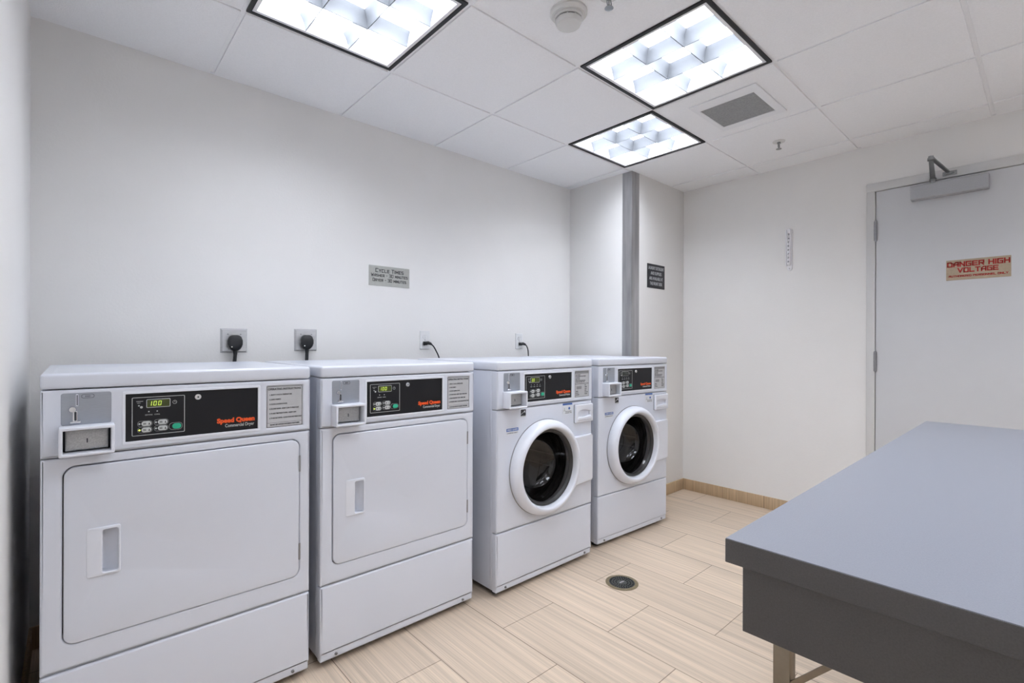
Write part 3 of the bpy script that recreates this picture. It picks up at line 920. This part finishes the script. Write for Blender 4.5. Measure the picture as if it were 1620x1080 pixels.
    for n_, (bx_, bz_) in enumerate(bs):
        hx = bx_ + bw / 2
        b_ = plate('button', [rrect(bx_, bz_ - bh / 2, bx_ + bw, bz_ + bh / 2, bh * 0.49)], y, y - 0.0016, M['button'], pn, bevel=0.0005)
        plate('button_ring', [rrect(bx_ - 0.009, bz_ - bh / 2 - 0.0015, bx_ + bw + 0.0022, bz_ + bh / 2 + 0.0015, bh * 0.55), rrect(bx_ - 0.0085, bz_ - bh / 2 - 0.001, bx_ + bw + 0.0017, bz_ + bh / 2 + 0.001, bh * 0.52)], y, y - 0.0004, M['line'], b_)
        plate('button_print', [rrect(bx_ + 0.004, bz_ - 0.0024, bx_ + 0.011, bz_ - 0.0008), rrect(bx_ + 0.004, bz_ + 0.0006, bx_ + 0.011, bz_ + 0.0022), [(bx_ + 0.0165, bz_ - 0.0035), (bx_ + 0.0205, bz_ - 0.0035), (bx_ + 0.0185, bz_ + 0.004)]], y - 0.0016, y - 0.0019, M['ink'], b_)
        bm = bmesh.new(); add_lathe(bm, [(0.0001, y - 0.0010), (0.0026, y - 0.0010), (0.0026, y)], (bx_ - 0.0045, 0, bz_), 'Y', 14)
        on_ = lit and kind == 'dryer' and n_ == 2
        bm_obj('button_light', bm, M['led'] if on_ else M['line'], b_)
    gx, gz = (0.2865, 0.9305)
    if kind == 'washer':
        gx, gz = (0.291, 0.930)
    b_ = plate('start_button', [rrect(gx, gz - 0.008, gx + 0.0225, gz + 0.008, 0.0075)], y, y - 0.0018, M['green'], pn, bevel=0.0006)
    plate('button_ring', [rrect(gx - 0.008, gz - 0.0105, gx + 0.0255, gz + 0.0105, 0.009), rrect(gx - 0.0074, gz - 0.0099, gx + 0.0249, gz + 0.0099, 0.0085)], y, y - 0.0004, M['line'], b_)
    # cylinder lock
    bm = bmesh.new()
    kx, kz = (0.3515, 1.0145)
    add_lathe(bm, [(0.0001, y - 0.0075), (0.0045, y - 0.0075), (0.0045, y - 0.0060), (0.0085, y - 0.0060), (0.0098, y - 0.0030), (0.0098, y)], (kx, 0, kz), 'Y', 28)
    lk = bm_obj('cylinder_lock', bm, M['chrome'], pn)
    bm = bmesh.new(); add_lathe(bm, [(0.0001, y - 0.0080), (0.0024, y - 0.0080), (0.0024, y - 0.0070)], (kx, 0, kz), 'Y', 14)
    bm_obj('key_opening', bm, M['gap'], lk)
    # brand lettering
    o = text('brand_lettering', 'Speed Queen', 0, 0, 0.02, y - 0.0005, M['orange'], pn, bold=0.0011)
    xs_ = [v.co.x for v in o.data.vertices]; w0, w1 = min(xs_), max(xs_)
    for v in o.data.vertices:
        v.co.x = 0.4035 + (v.co.x - w0) / (w1 - w0) * (0.5125 - 0.4035); v.co.z = 0.9265 + v.co.z * 0.98
    o = text('model_lettering', 'Commercial Dryer' if kind == 'dryer' else 'Commercial Washer', 0, 0, 0.0145, y - 0.0005, M['button'], pn, bold=0.0001)
    xs_ = [v.co.x for v in o.data.vertices]; w0, w1 = min(xs_), max(xs_)
    for v in o.data.vertices:
        v.co.x = 0.4265 + (v.co.x - w0) / (w1 - w0) * (0.511 - 0.4265); v.co.z = 0.9115 + v.co.z
    # instruction plate
    ip = plate('instruction_plate', [rrect(0.5492, 0.8947, 0.6663, 1.0353, 0.001)], 0.006, 0.000, M['paper'], root)
    plate('plate_border', [rrect(0.5505, 0.896, 0.665, 1.034), rrect(0.5517, 0.8972, 0.6638, 1.0328)], 0.0, -0.0003, M['ink'], ip)
    if kind == 'dryer':
        text('plate_lettering', 'OPERATING INSTRUCTIONS', 0.607, 1.0215, 0.0098, -0.0002, M['ink'], ip, align='CENTER', bold=0.0002, sx=0.86)
        for k_, s in enumerate(('1. SELECT CYCLE & TEMPERATURE', '2. LOAD FABRICS', '3. CLOSE LOADING DOOR', '4. TO START DRYER - INSERT COIN TO PRESS START', '5. TO ADD TIME PRIOR TO END - INSERT COIN', '6. TO RESTART DRYER - CLOSE DOOR AND PRESS START')):
            text('plate_lettering', s, 0.5575, 1.0035 - k_ * 0.0158, 0.0066, -0.0002, M['ink'], ip, bold=0.0001, sx=0.62 if k_ > 2 else 0.72)
        text('plate_lettering', 'DO NOT DRY ARTICLES CONTAINING FOAM RUBBER', 0.608, 0.9025, 0.0056, -0.0002, M['ink'], ip, align='CENTER', bold=0.0002, sx=0.70)
        plate('plate_rule', [rrect(0.5517, 0.9105, 0.6638, 0.9112)], 0.0, -0.0003, M['ink'], ip)
    else:
        plate('plate_header', [rrect(0.5517, 1.0215, 0.6638, 1.0325)], 0.0, -0.0003, M['hinge'], ip)
        for k_ in range(6):
            text('plate_lettering', ('LOAD WASHER', 'ADD DETERGENT AND SOFTENER', 'CLOSE DOOR', 'SELECT CYCLE', 'INSERT COINS AND PRESS START', 'DOOR LOCKS DURING CYCLE')[k_], 0.556, 1.0135 - k_ * 0.0078, 0.0060, -0.0002, M['ink'], ip, bold=0.0001, sx=0.9)
        plate('plate_rule', [rrect(0.5517, 0.966, 0.6638, 0.9685)], 0.0, -0.0003, M['ink'], ip)
        plate('plate_picture', [rrect(0.563, 0.938, 0.605, 0.954, 0.004)], 0.0, -0.0003, M['hinge'], ip)
        for k_ in range(6):
            text('plate_lettering', ('HOT', 'WARM', 'COLD', 'PERM', 'DELICATE', 'WHITES')[k_], 0.630, 0.956 - k_ * 0.0095, 0.0062, -0.0002, M['ink'], ip, bold=0.0001)
        for k_ in range(3):
            text('plate_lettering', ('WASH 1', 'BLEACH', 'SOFTENER')[k_], 0.556, 0.925 - k_ * 0.0095, 0.0062, -0.0002, M['ink'], ip, bold=0.0001)

def body(root):
    # shell: sides, back and top, open to the front; the sides sit a little inside the front's edge
    bm = bmesh.new()
    e = 0.004
    v = [bm.verts.new(q) for q in ((e, 0.036, TOE + 0.004), (W - e, 0.036, TOE + 0.004), (W - e, D, TOE + 0.004), (e, D, TOE + 0.004), (e, 0.036, SEAM), (W - e, 0.036, SEAM), (W - e, D, SEAM), (e, D, SEAM))]
    for q in ((0, 4, 7, 3), (1, 2, 6, 5), (3, 7, 6, 2), (4, 5, 6, 7), (0, 3, 2, 1)):
        bm.faces.new([v[k] for k in q])
    bmesh.ops.recalc_face_normals(bm, faces=bm.faces)
    bmesh.ops.solidify(bm, geom=bm.faces[:], thickness=0.006)
    add_box(bm, (0.001, 0.030, TOE + 0.004), (0.03, 0.052, SEAM - 0.001), 0.006, 2)       # folded front corner posts
    add_box(bm, (W - 0.03, 0.030, TOE + 0.004), (W - 0.001, 0.052, SEAM - 0.001), 0.006, 2)
    bm_obj('cabinet', bm, M['enamel'], root)
    bm = bmesh.new()
    add_box(bm, (0.015, 0.034, TOE - 0.008), (W - 0.015, D - 0.02, TOE + 0.002), 0.002)
    bm_obj('base_frame', bm, M['gap'], root)
    # lid with rounded edges and a shallow raised rim
    bm = bmesh.new()
    add_box(bm, (-0.001, -0.004, SEAM + 0.0015), (W + 0.001, D, LTOP), 0.009, 4)
    top = [f for f in bm.faces if f.normal.z > 0.99 and f.calc_area() > 0.2]
    r = bmesh.ops.inset_region(bm, faces=top, thickness=0.022)
    r = bmesh.ops.inset_region(bm, faces=top, thickness=0.010)
    for f in top:
        for vv in f.verts:
            vv.co.z -= 0.003
    bm_obj('top_lid', bm, M['enamel'], root)
    # kick panel with a turned-in lower lip and two screws
    kp = plate('kick_panel', [rrect(0.0, 0.0505, W, LOW - 0.0018, 0.004)], 0.036, 0.0, M['enamel'], root, bevel=0.007, res=3)
    lip = plate('kick_lip', [rrect(0.002, TOE, W - 0.002, 0.058, 0.003)], 0.034, 0.0035, M['enamel'], kp, bevel=0.004)
    for x in (0.060, W - 0.055):
        bm = bmesh.new()
        add_lathe(bm, [(0.0001, -0.0025), (0.0045, -0.002), (0.0055, 0.0), (0.0055, 0.003)], (x, 0.001, 0.0375), 'Y', 16)
        s = bm_obj('screw', bm, M['hinge'], kp)
        plate('screw_slot', [rrect(x - 0.004, 0.0367, x + 0.004, 0.0383)], -0.002, -0.0028, M['gap'], s)
    for x in (0.045, W - 0.045):
        for yy in (0.06, D - 0.06):
            bm = bmesh.new()
            add_lathe(bm, [(0.0001, 0.0), (0.020, 0.0), (0.020, 0.008), (0.008, 0.011), (0.008, 0.04), (0.0001, 0.04)], (x, yy, 0), 'Z', 16)
            bm_obj('leveling_foot', bm, M['cord'], root)

def dryer(x, y, yaw, label):
    root = thing('dryer', label, 'dryer', (x, y, 0.0), yaw, 'front loading clothes dryers')
    body(root)
    control_console(root, 'dryer', True)
    dx0, dx1, dz0, dz1 = 0.046, 0.655, 0.367, 0.844
    g_ = 0.0022
    plate('front_panel', [rrect(0.0, LOW + 0.0018, W, CBOT - 0.0018, 0.004), rrect(dx0 - g_, dz0 - g_, dx1 + g_, dz1 + g_, 0.028, 8)], 0.036, 0.0, M['enamel'], root, bevel=0.006, res=3)
    plate('door_gap_shade', [rrect(dx0 - 0.01, dz0 - 0.01, dx1 + 0.01, dz1 + 0.01, 0.02)], 0.045, 0.030, M['gap'], root)  # dark sheet behind the door, its colour stands for shade in the gap
    hx0, hx1, hz0, hz1 = 0.092, 0.166, 0.5345, 0.670
    px0, px1, pz0, pz1 = 0.126, 0.160, 0.543, 0.661
    dr_ = plate('door', [rrect(dx0, dz0, dx1, dz1, 0.026, 8), rrect(px0, pz0, px1, pz1, 0.006)], 0.028, -0.003, M['enamel'], root, bevel=0.0035, res=3)
    # recessed pull handle: raised wedge frame and a scooped pocket behind it
    bm = bmesh.new()
    def prof(u):   # raised height by position across
        return 0.001 + 0.008 * min(1, max(0, (u - hx0) / (px0 - hx0)))
    outer = [(hx0, hz0 + 0.001), (hx1, hz0 + 0.004), (hx1, hz1 - 0.001), (hx0, hz1 - 0.005)]
    hd = plate('handle', [rrect(hx0, hz0, hx1, hz1, 0.006), rrect(px0, pz0, px1, pz1, 0.006)], -0.002, -0.010, M['plastic'], dr_, bevel=0.0035, res=3)
    for v in hd.data.vertices:      # the left side slopes down to the door
        if v.co.y < -0.0035 and v.co.x < px0 - 0.002:
            t_ = (v.co.x - hx0) / (px0 - 0.002 - hx0)
            v.co.y = -0.0030 - (abs(v.co.y) - 0.0030) * max(0.0, min(1.0, 0.15 + t_ * 0.9))
    bm.free()
    bm = bmesh.new()
    N = 10
    rows = []
    for k_ in range(N + 1):
        t_ = k_ / N
        xx = px0 - 0.012 + (px1 - px0 + 0.012) * t_
        yy = 0.026 * math.sin(math.pi * (0.28 + 0.72 * t_)) if t_ < 1 else -0.006
        yy = min(yy, 0.026)
        rows.append((xx, yy))
    rows.append((px1, -0.008))
    vv = [[bm.verts.new((xx, yy, z)) for z in (pz0 - 0.001, pz1 + 0.001)] for xx, yy in rows]
    for a_, b_ in zip(vv, vv[1:]):
        bm.faces.new((a_[0], b_[0], b_[1], a_[1]))
    for z_i in (0, 1):
        bm.faces.new([r_[z_i] for r_ in vv])
    me = bpy.data.meshes.new('handle_pocket'); bm.to_mesh(me); bm.free()
    finish('handle_pocket', me, M['plastic'], hd, angle=50)
    for z in (0.760, 0.452):
        bm = bmesh.new()
        add_tube(bm, [(dx1 + 0.0015, -0.003, z - 0.028), (dx1 + 0.0015, -0.003, z + 0.028)], 0.0032, 10)
        bm_obj('hinge', bm, M['hinge'], dr_)
    return root

dryer(-0.060, 1.775, 0.0, 'white dryer at the left end of the row, nearest the camera')
dryer(0.669, 1.771, 0.0, 'white dryer second from the left, between the nearest dryer and the washers')

def washer(x, y, yaw, label, lit):
    root = thing('washer', label, 'washing machine', (x, y, 0.0), yaw, 'front loading washing machines')
    body(root)
    control_console(root, 'washer', lit)
    cx, cz, Rb, Rg = 0.317, 0.5645, 0.236, 0.196
    plate('front_panel', [rrect(0.0, LOW + 0.0018, W, CBOT - 0.0018, 0.004), circ(cx, cz, 0.21, 72)], 0.036, 0.0, M['enamel'], root, bevel=0.006, res=3)
    # door ring
    bm = bmesh.new()
    prof = [(Rb - 0.006, 0.006), (Rb, 0.0), (Rb + 0.001, -0.010), (Rb - 0.001, -0.024), (Rb - 0.006, -0.038), (Rb - 0.014, -0.049), (Rb - 0.024, -0.055), (Rb - 0.033, -0.056),
            (Rg + 0.003, -0.053), (Rg - 0.001, -0.047), (Rg - 0.004, -0.034), (Rg - 0.008, -0.020), (Rg - 0.010, -0.004), (Rg - 0.010, 0.02)]
    add_lathe(bm, prof, (cx, 0, cz), 'Y', 96)
    ring = bm_obj('door_ring', bm, M['plastic'], root, angle=60)
    bm = bmesh.new()
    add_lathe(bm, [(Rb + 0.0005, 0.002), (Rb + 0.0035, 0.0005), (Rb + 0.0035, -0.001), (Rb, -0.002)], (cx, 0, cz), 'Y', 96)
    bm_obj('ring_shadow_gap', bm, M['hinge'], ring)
    # grip on the right of the ring
    pts = []
    zt, zb, xr = 0.688, 0.432, W - 0.002
    rr = Rb - 0.020
    a1 = math.asin((zt - cz) / rr); a0 = math.asin((zb - cz) / rr)
    for k_ in range(17):
        t_ = a0 + (a1 - a0) * k_ / 16
        pts.append((cx + rr * math.cos(t_), cz + rr * math.sin(t_)))
    pts += [(xr - 0.01, zt), (xr, zt - 0.01), (xr, zb + 0.01), (xr - 0.01, zb)]
    gr = plate('door_grip', [pts], 0.002, -0.036, M['plastic'], ring, bevel=0.006, res=3)
    for v in gr.data.vertices:
        t_ = max(0.0, min(1.0, (v.co.x - 0.50) / (xr - 0.50)))
        if v.co.y < 0:
            v.co.y *= 1 - 0.70 * t_
    # glass bowl
    bm = bmesh.new()
    g0 = Rg - 0.010
    add_lathe(bm, [(g0, -0.020), (g0 - 0.006, -0.012), (g0 - 0.016, 0.010), (g0 - 0.030, 0.050), (g0 - 0.046, 0.085), (g0 - 0.070, 0.100), (0.06, 0.108), (0.0001, 0.110)], (cx, 0, cz), 'Y', 96)
    bm_obj('door_glass', bm, M['glass'], ring, angle=60)
    bm = bmesh.new()
    add_lathe(bm, [(Rg - 0.009, -0.028), (g0 - 0.004, -0.026), (g0 - 0.012, -0.019), (g0 - 0.014, -0.010), (g0 + 0.006, 0.0)], (cx, 0, cz), 'Y', 96)
    bm_obj('glass_retainer', bm, M['seal'], ring, angle=60)
    # rubber bellows and drum
    bm = bmesh.new()
    pr = [(0.214, 0.030)]
    for k_ in range(7):
        pr += [(0.206 - k_ * 0.003 - (0.008 if k_ % 2 else 0.0), 0.030 + k_ * 0.009)]
    pr += [(0.180, 0.098), (0.186, 0.110)]
    add_lathe(bm, pr, (cx, 0, cz), 'Y', 72)
    bm_obj('rubber_bellows', bm, M['seal'], root, angle=60)
    bm = bmesh.new()
    dcx, dcz = W / 2, cz
    prd = [(0.186, 0.112), (0.26, 0.125), (0.26, 0.44), (0.24, 0.455), (0.10, 0.462), (0.0001, 0.450)]
    add_lathe(bm, prd, (cx + 0.012, 0, cz), 'Y', 72)
    for k_ in range(3):
        t_ = math.radians(90 + 120 * k_ + 20)
        c0 = Vector((cx + 0.012 + 0.235 * math.cos(t_), 0, cz + 0.235 * math.sin(t_)))
        add_tube(bm, [c0 + Vector((0, 0.14, 0)), c0 + Vector((0, 0.43, 0))], 0.035, 16)
    bm_obj('drum', bm, M['drum'], root, angle=60)
    # soap drawer
    sx0, sx1, sz0, sz1 = 0.543, 0.686, 0.759, 0.856
    dw = plate('soap_drawer', [rrect(sx0, sz0, sx1, sz1, 0.005), [(sx0 + 0.022, sz0 + 0.036)] + [(sx0 + 0.022 + 0.098 * k_ / 10, sz0 + 0.058 + 0.009 * math.sin(math.pi * k_ / 10)) for k_ in range(11)] + [(sx0 + 0.120, sz0 + 0.036)] + [(sx0 + 0.120 - 0.098 * k_ / 10, sz0 + 0.034 - 0.006 * math.sin(math.pi * k_ / 10)) for k_ in range(1, 10)]], 0.0, -0.016, M['plastic'], root, bevel=0.005, res=3)
    plate('drawer_pull', [rrect(sx0 + 0.018, sz0 + 0.022, sx0 + 0.124, sz0 + 0.072)], 0.0, -0.003, M['plastic'], dw)
    plate('pull_lip', [rrect(sx0 + 0.014, sz0 + 0.012, sx0 + 0.128, sz0 + 0.030, 0.007)], -0.014, -0.020, M['plastic'], dw, bevel=0.003)
    plate('drawer_gap', [rrect(sx0 - 0.002, sz0 - 0.002, sx1 + 0.001, sz1 + 0.0015, 0.006)], 0.002, -0.001, M['hinge'], dw)
    # stickers
    s_ = plate('blue_sticker', [rrect(0.060, 0.750, 0.136, 0.781, 0.001)], 0.0, -0.0006, M['sticker'], root)
    s_['label'] = 'blue and white sticker'
    plate('sticker_band', [rrect(0.060, 0.767, 0.136, 0.781, 0.001)], -0.0006, -0.0009, M['blue'], s_)
    text('sticker_lettering', 'SPEED QUEEN', 0.098, 0.7705, 0.0105, -0.0010, M['sticker'], s_, align='CENTER', bold=0.0001)
    text('sticker_lettering', 'COMMERCIAL QUALITY', 0.098, 0.7565, 0.0065, -0.0006, M['ink'], s_, align='CENTER')
    s_ = plate('energy_sticker', [rrect(0.152, 0.828, 0.1855, 0.864, 0.0005)], 0.0, -0.0006, M['ink'], root)
    s_['label'] = 'black energy saving sticker'
    arc = [(0.154 + 0.028 * k_ / 10, 0.842 + 0.010 * math.sin(math.pi * 0.7 * k_ / 10)) for k_ in range(11)]
    plate('sticker_swoosh', [arc + [(p[0], p[1] - 0.0022) for p in arc[::-1]]], -0.0006, -0.0009, M['sticker'], s_)
    plate('sticker_star', [[(0.1765 + (0.0058 if k_ % 2 == 0 else 0.0025) * math.sin(math.pi * k_ / 5), 0.8545 + (0.0058 if k_ % 2 == 0 else 0.0025) * math.cos(math.pi * k_ / 5)) for k_ in range(10)]], -0.0006, -0.0009, M['sticker'], s_)
    plate('sticker_band', [rrect(0.152, 0.828, 0.1855, 0.8335)], -0.0006, -0.0008, M['line'], s_)
    s_ = plate('notice_sticker', [rrect(0.452, 0.812, 0.528, 0.8695, 0.001)], 0.0, -0.0006, M['sticker'], root)
    plate('sticker_band', [rrect(0.452, 0.8595, 0.528, 0.8695)], -0.0006, -0.0009, M['blue'], s_)
    plate('sticker_picture', [circ(0.504, 0.8415, 0.0075, 16)], -0.0006, -0.0009, M['blue'], s_)
    plate('sticker_picture', [rrect(0.460, 0.828, 0.474, 0.834), rrect(0.464, 0.834, 0.470, 0.846, 0.002)], -0.0006, -0.0009, M['line'], s_)
    text('sticker_lettering', 'HIGH EFFICIENCY', 0.498, 0.824, 0.0062, -0.0007, M['ink'], s_, align='CENTER')
    text('sticker_lettering', 'DETERGENT ONLY', 0.498, 0.816, 0.0062, -0.0007, M['ink'], s_, align='CENTER')
    return root

washer(1.462, 1.727, 0.0, 'white front loading washer beside the dryers with a lit display', True)
washer(2.257, 1.762, math.radians(-2.6), 'white front loading washer at the far right end of the row with its display off', False)

# ------------------------------------------------------------------ outlets and cords
def steel_outlet(xc, zc, tint, label):
    o = thing('wall_outlet', label, 'outlet', (xc, YB, zc), 0, 'steel dryer outlets on the back wall')
    h = 0.0575
    bm = bmesh.new()
    a = 0.0075; t_ = 0.010
    pts = [(-h, 0, -h), (h, 0, -h), (h, 0, h), (-h, 0, h), (-h + a, -t_, -h + a), (h - a, -t_, -h + a), (h - a, -t_, h - a), (-h + a, -t_, h - a)]
    v = [bm.verts.new(p) for p in pts]
    for q in ((0, 1, 5, 4), (1, 2, 6, 5), (2, 3, 7, 6), (3, 0, 4, 7), (4, 5, 6, 7), (0, 3, 2, 1)):
        bm.faces.new([v[k_] for k_ in q])
    bm_obj('cover_plate', bm, tint, o, smooth=False)
    bm = bmesh.new()
    add_lathe(bm, [(0.0001, -0.013), (0.026, -0.013), (0.027, -0.009)], (0.002, 0, -0.006), 'Y', 32)
    bm_obj('receptacle', bm, M['cord'], o)
    for sx in (-0.027, 0.027):
        bm = bmesh.new(); add_lathe(bm, [(0.0001, -0.0115), (0.003, -0.011), (0.0035, -0.0095)], (sx, 0, 0.030), 'Y', 12)
        bm_obj('screw', bm, M['hinge'], o)
steel_outlet(0.579, 1.1935, M['steel'], 'square steel outlet plate above the nearest dryer, leftmost on the back wall')
steel_outlet(0.914, 1.1985, M['steel'], 'square steel outlet plate, second from the left on the back wall')

def dryer_cord(xc, zc, dx, label):
    o = thing('power_cord', label, 'power cord', (xc, YB - 0.014, zc), 0, 'black dryer cords')
    # plug body: a rounded, slightly pear-shaped block narrowing to the strain relief
    bm = bmesh.new()
    rows = [(0.036, 0.010), (0.034, 0.018), (0.027, 0.026), (0.010, 0.0315), (-0.008, 0.0315), (-0.022, 0.027), (-0.032, 0.020), (-0.038, 0.012)]
    n = 20
    rings = []
    for z, w_ in rows:
        dep = 0.018 + 0.014 * (w_ / 0.0315)
        ring = []
        for k_ in range(n):
            t_ = 2 * math.pi * k_ / n
            c_, s_ = math.cos(t_), math.sin(t_)
            ex = 0.65
            ring.append(bm.verts.new((math.copysign(abs(c_) ** ex, c_) * w_, -0.004 - dep / 2 - math.copysign(abs(s_) ** ex, s_) * dep / 2, z)))
        rings.append(ring)
    for a_, b_ in zip(rings, rings[1:]):
        for k_ in range(n):
            bm.faces.new((a_[k_], a_[(k_ + 1) % n], b_[(k_ + 1) % n], b_[k_]))
    bm.faces.new(rings[0]); bm.faces.new(rings[-1])
    p_ = bm_obj('plug', bm, M['cord'], o, angle=50)
    bm = bmesh.new(); add_tube(bm, [(-0.018, -0.030, -0.020), (-0.018, -0.0375, -0.020)], 0.003, 10)
    bm_obj('plug_screw', bm, M['chrome'], p_)
    bm = bmesh.new()
    path = smooth_path([(0, -0.016, -0.030), (0, -0.017, -0.052), (dx * 0.4, -0.018, -0.075), (dx, -0.020, -0.12), (dx * 1.2, -0.03, -0.30), (dx + 0.03, -0.05, -0.62)], 8)
    add_tube(bm, path, 0.0085, 12, rs=[0.0115 - 0.003 * min(1, i / 10) for i in range(len(path))])
    bm_obj('cord', bm, M['cord'], o, angle=60)
dryer_cord(0.578, 1.1835, -0.004, 'black plug and cord in the steel outlet behind the nearest dryer')
dryer_cord(0.9105, 1.1885, -0.002, 'black plug and cord in the steel outlet behind the second dryer')

def duplex(xc, zc, label):
    o = thing('wall_outlet', label, 'outlet', (xc, YB, zc), 0, 'white outlets behind the washers')
    cv = plate('cover_plate', [rrect(-0.035, -0.057, 0.035, 0.057, 0.003), circ(0, 0.0195, 0.0165, 24), circ(0, -0.0195, 0.0165, 24)], 0.0, -0.0055, M['white'], o, bevel=0.002)
    for s in (1, -1):
        zc_ = s * 0.0195
        plate('receptacle', [circ(0, zc_, 0.0162, 24), rrect(-0.0075, zc_ + 0.001, -0.0050, zc_ + 0.009), rrect(0.0050, zc_ + 0.002, 0.0070, zc_ + 0.009), circ(0, zc_ - 0.007, 0.0025, 10)], 0.0, -0.0065, M['white'], o, bevel=0.0006)
    plate('slot_backing', [rrect(-0.012, -0.034, 0.012, 0.034)], 0.0, -0.001, M['gap'], o)
    bm = bmesh.new(); add_lathe(bm, [(0.0001, -0.0072), (0.0028, -0.0068), (0.003, -0.005)], (0, 0, 0), 'Y', 12)
    bm_obj('screw', bm, M['hinge'], o)
duplex(1.638, 1.205, 'white double wall outlet left of the two, behind the second dryer')
duplex(2.440, 1.2025, 'white double wall outlet on the right, behind the washers near the wall corner')

def small_cord(x, z, pts, label):
    o = thing('power_cord', label, 'power cord', (x, YB - 0.0065, z), 0, 'thin black washer cords')
    bm = bmesh.new()
    add_box(bm, (-0.0125, -0.020, -0.0115), (0.0125, 0.0, 0.0115), 0.004, 3)
    add_tube(bm, [(-0.004, -0.018, 0.001), (0.010, -0.026, 0.003), (0.026, -0.028, -0.002), (0.034, -0.029, -0.007)], 0.008, 12, rs=[0.010, 0.0105, 0.0085, 0.0055])
    bm_obj('plug', bm, M['cord'], o, angle=50)
    bm = bmesh.new()
    path = smooth_path(pts, 8)
    add_tube(bm, path, 0.0042, 10)
    bm_obj('cord', bm, M['cord'], o, angle=60)
small_cord(1.634, 1.184, [(0.028, -0.028, -0.003), (0.046, -0.030, -0.018), (0.064, -0.031, -0.045), (0.084, -0.033, -0.085), (0.10, -0.035, -0.14), (0.11, -0.04, -0.30), (0.12, -0.05, -0.6)],
           'thin black cord slanting from the left white outlet behind the second dryer')
small_cord(2.442, 1.182, [(0.026, -0.028, -0.002), (0.042, -0.030, -0.014), (0.054, -0.031, -0.040), (0.058, -0.032, -0.075), (0.058, -0.034, -0.12), (0.06, -0.04, -0.30), (0.05, -0.05, -0.6)],
           'thin black cord curving down from the right white outlet behind the washers')
